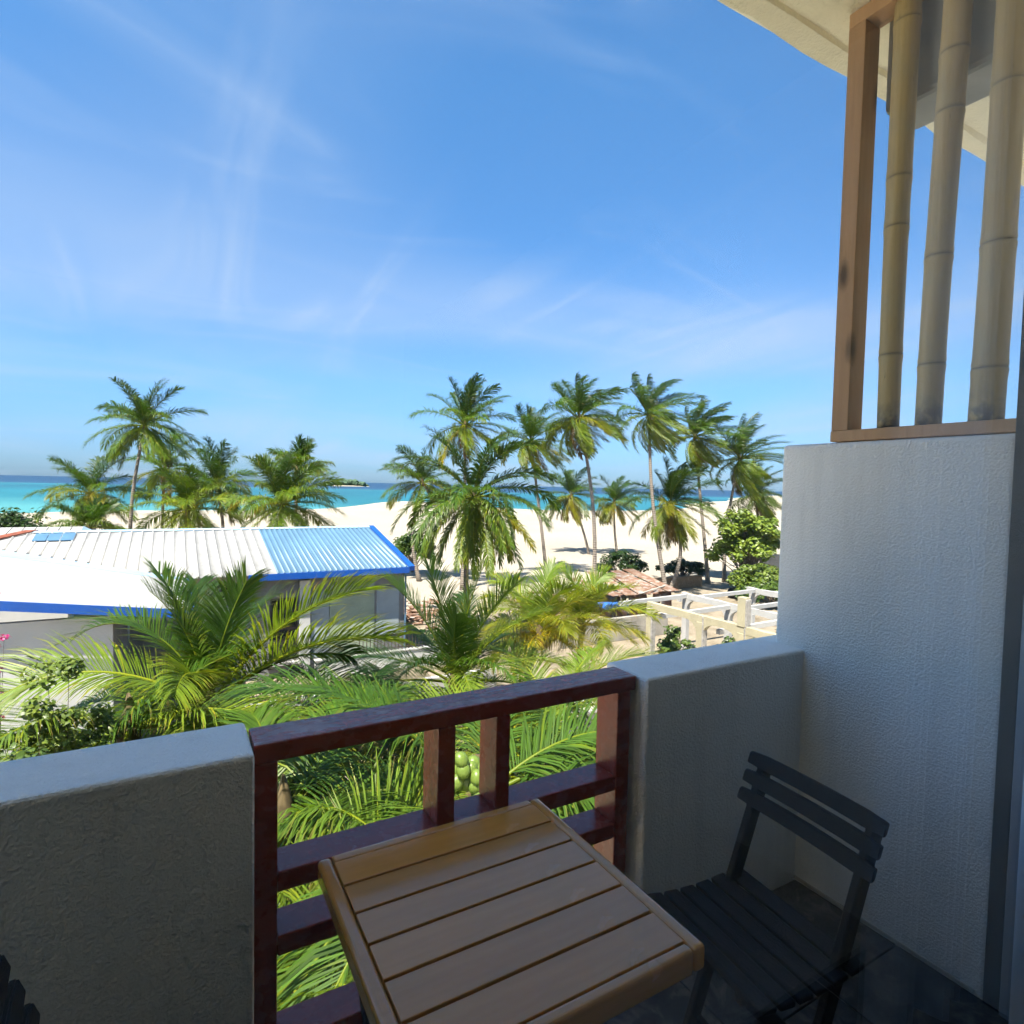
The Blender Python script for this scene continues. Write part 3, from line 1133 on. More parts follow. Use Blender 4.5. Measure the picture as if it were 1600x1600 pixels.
FY = 23.72
HOLES = [(1.49, 2.08, 3.12, 3.72), (3.15, 4.16, 0.62, 3.05)]
holed_wall('wall', -1.3, 8.43, 0.0, 3.84, FY, FY + 0.2, HOLES, 'wall_cement')
hb('wall', (-8.9, 18.0, 0.0), (-1.35, 18.2, 3.98), 'wall_light')
hb('wall', (-1.55, 18.201, 0.0), (-1.36, FY - .001, 3.82), 'wall_cement')
hb('wall', (8.23, FY + 0.201, 0.0), (8.429, 34.0, 3.9), 'wall_cement')
hb('wall', (-1.3, 33.8, 0.0), (8.2, 34.0, 3.9), 'wall_cement')
hexa('gable', [Vector(p) - HL for p in ((8.24, 23.75, 3.9), (8.42, 23.75, 3.9), (8.42, 33.9, 3.9), (8.24, 33.9, 3.9), (8.24, 28.9, 5.2), (8.42, 28.9, 5.2), (8.42, 29.1, 5.2), (8.24, 29.1, 5.2))], 'wall_cement', house)
w_ = hb('window', (1.492, FY + 0.05, 3.122), (2.078, FY + 0.10, 3.718), 'fascia_dark', 0.0)
box('pane', (-0.245, -0.035, -0.25), (0.245, -0.028, 0.25), 'window_glass', w_)
d_ = hb('door', (3.152, FY + 0.10, 0.622), (4.158, FY + 0.15, 3.048), 'fascia_dark')
box('pane', (-0.44, -0.034, -1.12), (0.44, -0.028, -0.05), 'window_glass', d_)
box('pane', (-0.44, -0.034, 0.05), (0.44, -0.028, 1.12), 'window_glass', d_)
hb('sill', (3.0, FY - 0.22, 0.50), (4.25, FY - 0.002, 0.60), 'white_paint', 0.01)
hb('pier', (4.20, FY - 0.14, 0.0), (4.60, FY - 0.003, 3.70), 'wall_light', 0.01)
hb('painted_panel', (4.66, FY - 0.022, 0.6), (5.33, FY - 0.002, 3.2), 'wall_panel')
hb('painted_panel', (5.36, FY - 0.024, 0.5), (7.15, FY - 0.002, 3.45), 'wall_green')
hb('framed_panel', (7.24, FY - 0.03, 1.2), (8.20, FY - 0.002, 3.15), 'wall_panel', 0.01)
hb('window_frame', (7.16, FY - 0.05, 3.152), (8.28, FY - 0.002, 3.24), 'wall_cement')
hb('corner_pipe', (8.435, FY - 0.09, 0.1), (8.50, FY - 0.02, 3.85), 'roof_blue', 0.01)
hb('terrace_wall', (4.62, 22.70, 0.0), (10.4, 22.88, 0.72), 'wall_light', 0.01)
hb('terrace_coping', (4.58, 22.66, 0.722), (10.44, 22.92, 0.79), 'white_paint', 0.01)
gate = empty('terrace_fence', (8.2, 22.79, 0.79))
tag(gate, 'low dark metal fence on the house terrace', 'fence')
x = -1.9
while x < 2.15:
    bar('baluster', (x, 0, 0.0), (x, 0, 0.62), 0.028, 0.028, 'fence_metal', gate)
    x += 0.145
bar('rail', (-1.95, 0.0, 0.645), (2.2, 0.0, 0.645), 0.05, 0.04, 'fence_metal', gate)
bar('rail', (-1.95, 0.025, 0.10), (2.2, 0.025, 0.10), 0.015, 0.03, 'fence_metal', gate)

o = box('boundary_wall', (1.2, 17.6, 0), (9.6, 17.78, 1.25), 'white_paint', bevel=0.015)
tag(o, 'white garden wall below the house terrace behind the palms', 'wall')

# a further roof behind the left end of the house
nb_ = empty('neighbour_house', (-7.0, 38.5, 0))
tag(nb_, 'pale sheet roofed house behind the left end of the blue eaved house', 'house')
box('wall', (-4.0, -2.0, 0.0), (2.4, 3.0, 4.15), 'wall_light', nb_)
for k in range(14):
    xa = -4.2 + k * 0.5
    plate('roof_sheet', [(xa, -2.6, 4.25), (xa + .46, -2.6, 4.25), (xa + .46, 0.9, 4.80), (xa, 0.9, 4.80)], 0.03, 'roof_white', nb_)
plate('back_roof', [(-4.2, 0.9, 4.80), (2.76, 0.9, 4.80), (2.76, 4.0, 4.2), (-4.2, 4.0, 4.2)], 0.03, 'roof_white', nb_)
plate('gable_flashing', [(2.77, -2.6, 4.28), (3.5, -2.0, 4.0), (3.5, 1.6, 4.3), (2.77, 0.9, 4.83)], 0.04, 'roof_paleblue', nb_)

# ================================================================== RUINED CONCRETE FRAMES
pergola = empty('pergola_ruin', (16.3, 17.45, 0))
tag(pergola, 'ruined concrete pergola of white and sun-warmed cream beams on posts beside the rusty shack', 'pergola')


def frame_run(mat, x, y_far, posts, y_near, top, rough_faces, stubs=()):
    dx, dy = x - 16.3, y_far - 17.45
    made = set(bpy.data.objects)
    t = pergola
    # beam
    bm = bmesh.new()
    n = 24
    rng = np.random.default_rng(int(x * 10))
    rings = []
    for i in range(n + 1):
        yy = (y_near - y_far) * i / n
        j = rng.normal(0, 0.012, 4)
        rings.append([bm.verts.new(p) for p in ((-0.10, yy, top - 0.25 + j[0]), (0.10, yy, top - 0.25 + j[1]), (0.10, yy, top + j[2]), (-0.10, yy, top + j[3] * .5))])
    for a, b in zip(rings[:-1], rings[1:]):
        for i in range(4):
            bm.faces.new((a[i], a[(i + 1) % 4], b[(i + 1) % 4], b[i]))
    bm.faces.new(rings[0])
    bm.faces.new(rings[-1][::-1])
    bmesh.ops.recalc_face_normals(bm, faces=bm.faces[:])
    me = bpy.data.meshes.new('beam')
    bm.to_mesh(me)
    bm.free()
    link('beam', me, mat, t)
    for p in posts:
        y0 = p - y_far
        box('post', (-0.115, y0 - 0.13, 0), (0.115, y0 + 0.13, top - 0.24), mat, t, 0.012)
        if rough_faces:
            box('broken_face', (-0.112, y0 - 0.19, 0), (0.112, y0 - 0.131, top - 0.02), 'raw_concrete', t, 0.01, 1, 0.01)
        # curved haunches under the beam
        for s in (-1, 1):
            ys_ = [y0 + s * 0.131]
            poly = [(y0 + s * 0.132, top - 0.245), (y0 + s * 0.62, top - 0.245)]
            for a in np.linspace(0, math.pi / 2, 7):
                poly.append((y0 + s * (0.62 - 0.49 * math.sin(a)), top - 0.73 + 0.48 * math.cos(a)))
            yy0 = min(q[0] for q in poly)
            yy1 = max(q[0] for q in poly)
            if yy0 < (y_near - y_far) or yy1 > 0.05:
                continue
            prism('haunch', poly, 'x', -0.10, 0.10, mat, t)
    for p in stubs:
        y0 = p - y_far
        box('post_stub', (-0.125, y0 - 0.17, top - 0.02), (0.125, y0 + 0.14, top + 0.95), mat, t, 0.012)
        box('broken_face', (-0.12, y0 - 0.22, top - 0.02), (0.12, y0 - 0.171, top + 0.90), 'raw_concrete', t, 0.01, 1, 0.012)
    for o_ in set(bpy.data.objects) - made:
        o_.location = o_.location + Vector((dx, dy, 0))


frame_run('sunlit_paint', 16.3, 17.45, (17.32, 14.75, 13.0), 10.2, 3.05, True, (13.0,))
frame_run('white_paint', 20.4, 19.6, (19.4, 17.0, 14.2), 11.5, 2.75, False)
frame_run('white_paint', 26.0, 20.5, (20.2, 17.5, 15.0), 12.5, 2.5, False)
for yy, z0, xa, xb_ in ((19.35, 2.74, 16.42, 20.28), (16.9, 2.70, 16.42, 20.28), (14.1, 2.72, 16.42, 20.28), (17.3, 2.46, 20.52, 25.88), (14.9, 2.44, 20.52, 25.88), (20.0, 2.48, 20.52, 25.88)):
    bar('cross_beam', (xa - 16.3, yy - 17.45, z0 - .14), (xb_ - 16.3, yy - 17.45, z0 - .10), 0.16, 0.17, 'white_paint', pergola)

# ---- shack of rusty sheets
sh = empty('rusty_shack', (23.6, 27.6, 0))
tag(sh, 'collapsed shack of rusty corrugated sheets beside the ruined pergola', 'shack')
rng = np.random.default_rng(21)


def corr(name, w, h, mat, parent, M, n=7):
    """corrugated sheet in its local XZ plane"""
    k = n * 4
    xs_ = np.linspace(0, w, k + 1)
    V, T = [], []
    for i, x in enumerate(xs_):
        d = 0.02 * math.sin(i * math.pi / 2)
        V += [(x, d, 0), (x, d, h)]
    for i in range(k):
        a = 2 * i
        T += [(a, a + 2, a + 3), (a, a + 3, a + 1)]
    V = np.array([M @ Vector(v) for v in V])
    o = link(name, tri_mesh(name, V, T, smooth=True), mat, parent)
    s = o.modifiers.new('thickness', 'SOLIDIFY')
    s.thickness = 0.006
    return o


for k in range(5):
    M = Matrix.Translation((-1.9 + k * 0.85, -1.9 + rng.normal(0, .06), 0)) @ Matrix.Rotation(rng.normal(0, .10), 4, 'Z') @ Matrix.Rotation(rng.normal(0, .10), 4, 'X') @ Matrix.Rotation(rng.normal(0, .06), 4, 'Y')
    corr('wall_sheet', 0.84, 1.45 + rng.normal(0, .12), 'rust_sheet', sh, M)
for k in range(4):
    M = Matrix.Translation((-2.0 + rng.normal(0, .04), 1.9 - k * 0.95, 0)) @ Matrix.Rotation(R(-90) + rng.normal(0, .08), 4, 'Z') @ Matrix.Rotation(rng.normal(0, .10), 4, 'X')
    corr('wall_sheet', 0.9, 1.5 + rng.normal(0, .12), 'rust_sheet', sh, M)
for k in range(6):
    M = Matrix.Translation((-2.4 + k * 0.78, -2.2 + rng.normal(0, .15), 1.5 + rng.normal(0, .05))) @ Matrix.Rotation(rng.normal(0, .16), 4, 'Z') @ Matrix.Rotation(R(-80) + rng.normal(0, .05), 4, 'X') @ Matrix.Rotation(rng.normal(0, .05), 4, 'Y')
    corr('roof_sheet', 0.86, 4.2 + rng.normal(0, .25), 'rust_sheet', sh, M)
bar('plank', (-2.6, -1.2, 1.62), (0.9, -0.4, 1.80), 0.14, 0.04, 'old_wall', sh)
bar('plank', (-0.8, -2.5, 1.60), (1.9, -1.6, 1.72), 0.12, 0.04, 'old_wall', sh)
o = box('tarpaulin', (20.4, 25.0, 0.9), (21.9, 26.0, 1.12), 'tarp_blue', bevel=0.09, seg=2, jitter=0.1)
tag(o, 'crumpled blue tarpaulin in front of the rusty shack', 'tarpaulin')
o = box('garden_wall', (15.6, 22.3, 0), (22.2, 22.5, 1.15), 'old_wall', bevel=0.02)
tag(o, 'plain pale concrete wall in front of the rusty shack', 'wall')
o = box('old_wall', (28.4, 32.2, 0), (35.5, 32.6, 0.95), 'brown_wall', bevel=0.05, jitter=0.08)
tag(o, 'low brown weathered wall among the tall palms behind the shack', 'wall')
o = box('freestanding_wall', (43.2, 32.6, 0), (45.6, 32.9, 2.1), 'old_wall', bevel=0.06, jitter=0.05)
tag(o, 'grey concrete panel standing right of the leafy tree', 'wall')
o = box('covered_heap', (33.6, 27.0, 0), (35.4, 28.3, 0.75), 'tarp_black', bevel=0.3, seg=3, jitter=0.12)
tag(o, 'black covered heap at the foot of the leafy tree', 'heap')
shed = empty('garden_shed', (8.6, 12.3, 0))
tag(shed, 'small pale shed with a flat white roof seen through the railing', 'shed')
box('roof', (-1.3, -1.1, 2.05), (1.3, 1.1, 2.13), 'white_paint', shed, bevel=0.01)
box('wall', (-1.1, -0.9, 0), (1.1, 0.9, 2.047), 'wall_light', shed)


def build_debris():
    rng = np.random.default_rng(8)
    bm = bmesh.new()
    for k in range(260):
        if k < 150:
            c = Vector((rng.normal(20.5, 1.6), rng.normal(30.5, 1.6), 0.05))
        else:
            c = Vector((rng.normal(11.6, 1.2), rng.normal(31.5, 1.8), 0.06))
        s = rng.uniform(0.08, 0.5)
        mt = Matrix.Translation(c + Vector((0, 0, rng.uniform(0, .35)))) @ Matrix.Rotation(rng.uniform(0, 6), 4, 'Z') @ Matrix.Rotation(rng.normal(0, .4), 4, 'X') @ Matrix.Diagonal((s * 2.2, s * .6, 0.06, 1))
        bmesh.ops.create_cube(bm, size=1, matrix=mt)
    me = bpy.data.meshes.new('debris')
    bm.to_mesh(me)
    bm.free()
    o = link('debris', me, 'rust_sheet')
    tag(o, 'broken boards and rusty scraps strewn on the sand', 'debris', kind='stuff')


build_debris()

# ================================================================== PLANTS
WIND = np.array([0.90, -0.35, 0.05])


def nrm(a):
    return a / np.linalg.norm(a, axis=-1, keepdims=True)


def frond(rng, L, a0, az, droop, npair, leaflen, width, wind, col, curl=1.4, limp=0.6, side_bend=0.0, mess=1.0):
    """one feather leaf: stalk plus two rows of leaflets; returns verts, tris, colours"""
    K = 16
    t = np.linspace(0, 1, K + 1)
    el = a0 - droop * t ** curl
    aza = az + side_bend * t
    d = np.stack([np.cos(el) * np.cos(aza), np.cos(el) * np.sin(aza), np.sin(el)], 1)
    d = nrm(d + WIND[None] * wind * (t ** 1.2)[:, None])
    P = np.concatenate([np.zeros((1, 3)), np.cumsum((d[:-1] + d[1:]) / 2 * L / K, 0)])
    s0 = np.array([-math.sin(az), math.cos(az), 0])
    s = nrm(s0[None] - (d @ s0)[:, None] * d)
    n = np.cross(d, s)
    n = np.where((n[:, 2:3] < 0) & (np.abs(d[:, 2:3]) < .95), n, n)
    tw = rng.normal(0, 0.55) * t
    s, n = s * np.cos(tw)[:, None] + n * np.sin(tw)[:, None], n * np.cos(tw)[:, None] - s * np.sin(tw)[:, None]
    # stalk
    r = L * (0.0105 * (1 - t) + 0.0016)
    V1 = np.stack([P + s * r[:, None], P - n * r[:, None] * 1.1, P - s * r[:, None], P + n * r[:, None] * .8], 1).reshape(-1, 3)
    T1 = []
    for k in range(K):
        for i in range(4):
            j = (i + 1) % 4
            a, b, c, e = 4 * k + i, 4 * k + j, 4 * k + 4 + j, 4 * k + 4 + i
            T1 += [(a, b, c), (a, c, e)]
    col = np.asarray(col)
    C1 = np.tile(col * np.array([1.9, 1.5, 0.9]) + np.array([.05, .035, 0]), (len(V1), 1))
    # leaflets
    out_v, out_t, out_c = [V1], [np.array(T1)], [C1]
    base = len(V1)
    for sd in (-1, 1):
        tt = np.linspace(0.13, 0.995, npair) + rng.normal(0, .0025, npair)
        tt = np.clip(tt, 0.1, 0.999)
        f = tt * K
        i0 = np.minimum(f.astype(int), K - 1)
        w = (f - i0)[:, None]
        B = P[i0] * (1 - w) + P[i0 + 1] * w
        D = nrm(d[i0] * (1 - w) + d[i0 + 1] * w)
        Sd = nrm(s[i0] * (1 - w) + s[i0 + 1] * w) * sd
        Nn = nrm(n[i0] * (1 - w) + n[i0 + 1] * w)
        ll = leaflen * (0.30 + 0.70 * np.sin(np.pi * np.clip(0.10 + 0.80 * tt, 0, 1)) ** 0.8) * rng.uniform(.86, 1.08, npair)
        phi = np.radians(66 - 40 * tt + rng.normal(0, 7 * mess, npair))
        lift = 0.28 + rng.normal(0, .17 * mess, npair)
        ll = ll * np.where(rng.random(npair) < .07, rng.uniform(.15, .6, npair), 1.0)
        d1 = nrm(D * np.cos(phi)[:, None] + Sd * np.sin(phi)[:, None] + Nn * lift[:, None])
        sag = (limp * (1 + mess * rng.uniform(-.65, .65, npair)))[:, None]
        down = np.array([0, 0, -1.0])[None]
        d2 = nrm(d1 + down * sag * .55 + WIND[None] * wind * .9)
        d3 = nrm(d2 + down * sag * .95 + WIND[None] * wind * 1.2)
        wv = nrm(np.cross(Nn, d1))
        hw = (width * .5 * rng.uniform(.8, 1.15, npair))[:, None]
        l3 = ll[:, None]
        p1 = B + d1 * l3 * .36
        p2 = p1 + d2 * l3 * .34
        p3 = p2 + d3 * l3 * .30
        V = np.stack([B - wv * hw * .45, B + wv * hw * .45, p1 - wv * hw, p1 + wv * hw, p2 - wv * hw * .72, p2 + wv * hw * .72, p3], 1)
        T = np.array([(0, 1, 3), (0, 3, 2), (2, 3, 5), (2, 5, 4), (4, 5, 6)])
        T = (T[None] + (np.arange(npair) * 7)[:, None, None] + base).reshape(-1, 3)
        cv = col[None, None] * (1 + rng.normal(0, .16, (npair, 1, 1))) * np.ones((1, 7, 3))
        cv[:, 6] = cv[:, 6] * np.array([1.5, 1.25, .9])
        tipb = rng.random(npair) < .3
        cv[tipb, 6] = (0.15, 0.095, 0.035)
        cv[tipb, 4:6] = cv[tipb, 4:6] * np.array([1.5, 1.15, .9])
        yel = (rng.random(npair) < 0.05)[:, None, None]
        cv = np.where(yel, cv * np.array([1.8, 1.35, .8]), cv)
        out_v.append(V.reshape(-1, 3))
        out_t.append(T)
        out_c.append(np.clip(cv.reshape(-1, 3), 0, 1))
        base += npair * 7
    return np.vstack(out_v), np.vstack(out_t), np.vstack(out_c)


GREEN_D = (0.020, 0.052, 0.008)
GREEN = (0.052, 0.110, 0.012)
GREEN_L = (0.122, 0.188, 0.018)
YELLOW = (0.205, 0.195, 0.014)
BROWN = (0.11, 0.062, 0.026)


def lerp(a, b, t):
    return tuple(x * (1 - t) + y * t for x, y in zip(a, b))


def palm(label, base, crown, L=3.4, nf=24, seed=0, wind=0.0, npair=72, leaflen=0.98, width=0.046, a_hi=88, a_lo=-48, young=GREEN_D, mid=GREEN, old=GREEN_L,
         dead=1, trunk_r=0.15, droop=(0.38, 0.95), limp=0.9, name='coconut_palm', nuts=0, fronds=None, group='coconut palms', yellow=0.12, trunk=True, mess=1.0, nut_at=None):
    rng = np.random.default_rng(seed + 1000)
    nf = int(nf * (1.6 if nf < 30 else 1.45))
    bx, by = base
    cx_, cy_, cz_ = crown
    root = empty(name, (bx, by, 0))
    tag(root, label, 'palm tree', group)
    C = np.array([cx_ - bx, cy_ - by, cz_])
    if trunk:
        K = 14
        t = np.linspace(0, 1, K + 1)
        bow = rng.normal(0, 0.35, 2)
        pts = np.stack([C[0] * t ** 1.3 + bow[0] * np.sin(np.pi * t), C[1] * t ** 1.3 + bow[1] * np.sin(np.pi * t), -0.3 + (C[2] + 0.3) * t], 1)
        rad = trunk_r * (1.0 - 0.38 * t) + trunk_r * 0.55 * np.exp(-t * 14)
        V, T = tube_arrays(pts, rad, 10)
        ring = np.concatenate([np.repeat(t * C[2], 10), [0, C[2]]])
        link('trunk', tri_mesh('trunk', V, T, attr={'ring': ring}, smooth=True), 'palm_trunk', root)
    # fibrous heart at the crown
    V, T = tube_arrays([C + np.array([0, 0, z]) for z in (-0.42, -0.2, 0.05, 0.3, 0.5)], np.array([trunk_r * .66, trunk_r * 1.0, trunk_r * 1.05, trunk_r * .55, trunk_r * .15]), 9)
    V = V + rng.normal(0, trunk_r * .06, V.shape)
    link('heart', tri_mesh('heart', V, T, smooth=True), 'palm_fibre', root)
    specs = []
    ga = 2.39996
    for k in range(nf):
        u = k / max(1, nf - 1)                       # 0 youngest (upright) .. 1 oldest (hanging)
        a0 = R(a_hi + (a_lo - a_hi) * u ** 0.9) + rng.normal(0, .10)
        az = k * ga + rng.normal(0, .45)
        if rng.random() < .16:
            continue
        Lk = L * (0.72 + 0.34 * math.sin(math.pi * min(1, 0.25 + 0.62 * u))) * rng.uniform(.90, 1.08)
        dr = droop[0] + (droop[1] - droop[0]) * (0.35 + 0.65 * math.sin(math.pi * min(1, u * .9 + .1))) * rng.uniform(.8, 1.15)
        if a0 < -0.3:
            dr *= 0.55
        if u < .4:
            c = lerp(young, mid, u / .4)
        else:
            c = lerp(mid, old, (u - .4) / .6)
        if rng.random() < yellow and u > .45:
            c = lerp(c, YELLOW, rng.uniform(.4, .9))
        specs.append((Lk, a0, az, dr, c, limp * (0.7 + 0.8 * u)))
    for k in range(dead):
        specs.append((L * .8, R(-62) + rng.normal(0, .1), rng.uniform(0, 6.28), 0.35, lerp(BROWN, YELLOW, rng.uniform(0, .35)), 1.6))
    if fronds:
        for (Lk, a_deg, az_deg, dr, c, lp) in fronds:
            specs.append((Lk, R(a_deg), R(az_deg), dr, c, lp))
    for (Lk, a0, az, dr, c, lp) in specs:
        w = wind * rng.uniform(.7, 1.3)
        V, T, Cc = frond(rng, Lk, a0, az, dr, npair, leaflen * (Lk / L) ** .5, width, w, c, 1.35, lp, rng.normal(0, .18), mess)
        st = C + np.array([math.cos(az) * math.cos(a0), math.sin(az) * math.cos(a0), 0.25 + 0.5 * math.sin(a0)]) * trunk_r * .8
        o = link('frond', tri_mesh('frond', V + st, T, Cc), 'palm_leaf', root)
    for k in range(nuts):
        a = rng.uniform(0, 6.28)
        bm = bmesh.new()
        bmesh.ops.create_uvsphere(bm, u_segments=12, v_segments=8, radius=1)
        for v in bm.verts:
            v.co.z *= 1.22
            v.co.x *= 1 + .10 * math.sin(3 * math.atan2(v.co.y, v.co.x))
        me = bpy.data.meshes.new('coconut')
        for f_ in bm.faces:
            f_.smooth = True
        bm.to_mesh(me)
        bm.free()
        o = link('coconut', me, 'coconut', root)
        q = nut_at or (0, 0, 0)
        o.location = (q[0] - bx + rng.normal(0, .10), q[1] - by + rng.normal(0, .10), q[2] + rng.normal(0, .085))
        o.scale = (rng.uniform(.055, .075),) * 3
        o.rotation_euler = (rng.normal(0, .4), rng.normal(0, .4), a)
    return root


# tall palms along the beach, in the photo from left to right
palm('small palm at the far left with its crown against the sea', (-5.3, 51.5), (-5.1, 51.3, 6.3), 3.3, 20, 1, 0.06, a_lo=-35)
palm('stemless young palm behind the white roof at the far left', (-4.7, 46.3), (-4.7, 46.3, 4.2), 2.3, 12, 2, 0.0, a_lo=-10, dead=0)
palm('tallest left palm standing alone against the sky with a leaning trunk', (-2.55, 50.0), (-1.7, 49.6, 11.2), 3.7, 26, 3, 0.16, a_lo=-52, dead=1)
palm('half hidden palm just right of the tall left palm', (-0.9, 56.2), (-0.6, 55.8, 8.2), 3.2, 17, 4, 0.06, a_lo=-62, young=GREEN)
palm('pale bushy palm low behind the white roof', (0.9, 43.5), (0.8, 43.3, 5.5), 3.2, 22, 5, 0.04, mid=GREEN_L, old=lerp(GREEN_L, YELLOW, .25))
palm('palm with a pointed crown between the bushy palms', (2.6, 47), (2.7, 46.8, 7.0), 3.2, 22, 6, 0.06)
palm('wide full palm behind the middle of the white roof', (5.7, 37.3), (5.6, 37.1, 6.1), 3.4, 28, 7, 0.04, mid=lerp(GREEN, GREEN_L, .5), a_lo=-38)
palm('small palm top showing behind the wide full palm', (7.6, 43.6), (7.5, 43.5, 8.2), 2.3, 12, 8, 0.05, a_lo=10, dead=0)
palm('tall palm with spread crown left of the gap, above the big low palm', (18.1, 38.6), (18.0, 38.4, 11.7), 3.6, 24, 9, 0.35, old=lerp(GREEN_L, YELLOW, .2))
palm('smaller palm left behind the big low palm', (16.9, 44.0), (17.0, 44.0, 7.6), 3.1, 18, 10, 0.08)
palm('big full low palm in front of the sand right of the house', (12.4, 25.4), (12.3, 25.2, 6.9), 3.9, 38, 11, 0.04, npair=76, leaflen=0.72, width=0.055, a_lo=-66, droop=(.7, 1.35), old=lerp(GREEN_L, YELLOW, .22), dead=2)
palm('slim palm with leaning trunk behind the tall centre palm', (26.8, 40.8), (25.7, 42.0, 11.2), 3.3, 21, 12, 0.60, old=lerp(GREEN_L, YELLOW, .3), a_lo=-58)
palm('tall centre palm with a straight pale trunk', (23.9, 30.9), (23.2, 31.9, 12.0), 3.1, 27, 13, 0.70, old=lerp(GREEN_L, YELLOW, .3), a_lo=-62)
palm('low palm with dry yellow leaves behind the tall centre trunk', (39.1, 51.2), (37.4, 52.5, 6.6), 3.4, 22, 14, 0.3, old=lerp(GREEN_L, BROWN, .5), a_lo=-66, dead=4, yellow=.4)
palm('small slender palm on the open sand right of centre', (42.9, 51.1), (42.6, 51.6, 5.9), 3.0, 20, 15, 0.3, old=YELLOW, a_lo=-58, dead=2)
palm('tall windswept palm with a bending trunk, highest on the right', (30.3, 30.6), (29.3, 31.9, 12.7), 3.3, 24, 16, 1.15, old=lerp(GREEN_L, YELLOW, .35), a_lo=-60)
palm('low palm with dry hanging leaves between the tall right trunks', (31.3, 31.6), (31.5, 31.8, 6.4), 3.4, 24, 17, 0.4, old=lerp(GREEN_L, YELLOW, .45), a_lo=-68, dead=4, yellow=.35)
palm('windswept palm second from the right', (37.2, 33.1), (36.3, 34.2, 11.7), 3.3, 24, 18, 1.25, old=lerp(GREEN_L, YELLOW, .3), a_lo=-62, dead=2)
palm('windswept rightmost palm beside the tall side wall', (39.2, 33.2), (39.9, 32.7, 10.0), 3.7, 26, 19, 1.25, old=lerp(GREEN_L, YELLOW, .25), a_lo=-62)
palm('dark palm half hidden by the side wall behind the rightmost palm', (47.0, 36.8), (47.0, 36.6, 7.2), 3.4, 20, 20, 0.8, a_lo=-62, mid=GREEN_D)

# garden palms close to the balcony
G2 = 'garden palms below the balcony'
palm('big garden palm with arching fronds left of the railing', (0.6, 10.4), (0.45, 10.2, 3.95), 3.1, 0, 31, 0.02, npair=105, leaflen=0.92, width=0.024, dead=0, trunk_r=0.17, group=G2, mess=.4,
     fronds=[(2.7, 70, 150, 1.9, GREEN, .25), (2.2, 82, 130, .8, GREEN, .25), (2.0, 84, 190, .7, GREEN_L, .25), (3.2, 38, 168, 1.5, GREEN_L, .4), (2.0, 80, -35, .3, GREEN, .3), (3.1, 56, -27, .75, GREEN_L, .3),
             (3.1, 42, -34, .85, GREEN_L, .35), (2.9, 20, -30, .75, GREEN_D, .5), (2.7, 8, -52, .7, GREEN_D, .6), (2.5, 55, 60, .9, GREEN_D, .3), (2.5, 62, 95, .9, GREEN_D, .3), (2.3, 38, 232, 1.5, GREEN, .5),
             (2.3, 22, 262, 1.2, GREEN_L, .6), (2.3, 18, 204, 1.3, GREEN, .6), (1.9, 60, 250, 1.5, GREEN_L, .4), (2.4, 14, 150, 1.0, GREEN_D, .6), (2.4, 30, 20, .9, GREEN_D, .5), (2.4, 2, 290, .8, GREEN, .6), (2.4, -10, 240, .7, GREEN_D, .7), (2.4, -8, 190, .7, GREEN, .7)])
palm('garden palm with steep fronds behind the middle of the railing', (4.95, 10.8), (4.85, 10.6, 3.55), 2.5, 0, 32, 0.02, npair=100, leaflen=0.80, width=0.024, dead=0, trunk_r=0.15, group=G2, mess=.4,
     fronds=[(2.4, 70, 150, .7, GREEN, .3), (2.3, 82, 140, .3, GREEN, .3), (2.3, 85, -20, .3, GREEN_L, .3), (2.3, 72, -40, .5, GREEN, .3), (2.2, 58, -30, .7, GREEN_L, .3), (2.6, 30, 155, 1.0, GREEN_D, .6), (2.7, 14, 172, .9, GREEN_D, .6),
             (2.5, 30, -28, 1.1, GREEN_L, .4), (2.4, 15, -50, .9, GREEN, .5), (2.0, 70, 240, .7, GREEN, .3), (2.1, 45, 215, 1.1, GREEN_D, .5), (2.1, 45, 270, 1.1, GREEN, .5), (2.2, 60, 60, .8, GREEN_D, .3), (2.3, 35, 90, .9, GREEN_D, .5), (2.3, 35, 20, .9, GREEN_D, .5),
             (1.6, 50, 250, 1.9, GREEN_L, .5), (2.2, 0, 230, .8, GREEN_D, .7), (2.2, 5, 300, .8, GREEN, .7)])
palm('nearest garden palm with green coconuts seen through the railing', (2.8, 5.55), (2.75, 5.4, 4.2), 2.7, 22, 33, 0.02, npair=100, leaflen=1.05, width=0.026, a_hi=42, a_lo=-58, young=GREEN, mid=GREEN, old=GREEN_L,
     dead=0, trunk_r=0.15, droop=(.9, 1.4), limp=.9, nuts=16, nut_at=(2.36, 4.86, 4.80), group=G2, mess=.5)
palm('low garden palm under the left part of the railing', (1.0, 5.2), (0.97, 5.05, 2.9), 2.4, 15, 34, 0.0, npair=95, leaflen=0.95, width=0.026, a_hi=70, a_lo=-20, young=GREEN_L, mid=GREEN_L, old=lerp(GREEN_L, YELLOW, .3),
     dead=0, trunk_r=0.14, droop=(.8, 1.4), limp=.6, group=G2, mess=.5)
palm('yellow green garden palm right of the steep fronded palm', (8.7, 13.6), (8.6, 13.4, 3.5), 1.9, 16, 35, 0.02, npair=90, leaflen=0.7, width=0.024, a_hi=84, a_lo=-15, young=GREEN_L, mid=lerp(GREEN_L, YELLOW, .55), old=lerp(GREEN_L, YELLOW, .85),
     dead=0, trunk_r=0.13, droop=(.7, 1.4), limp=.5, group=G2, mess=.6, yellow=.5)
palm('bright yellow leaved garden palm in front of the ruined pergola', (11.2, 14.9), (11.0, 14.7, 3.2), 2.0, 15, 36, 0.02, npair=90, leaflen=0.7, width=0.024, a_hi=84, a_lo=0, young=GREEN_L, mid=lerp(GREEN_L, YELLOW, .4), old=lerp(GREEN_L, YELLOW, .8),
     dead=0, trunk_r=0.13, droop=(.6, 1.3), limp=.45, group=G2, mess=.6, yellow=.4)
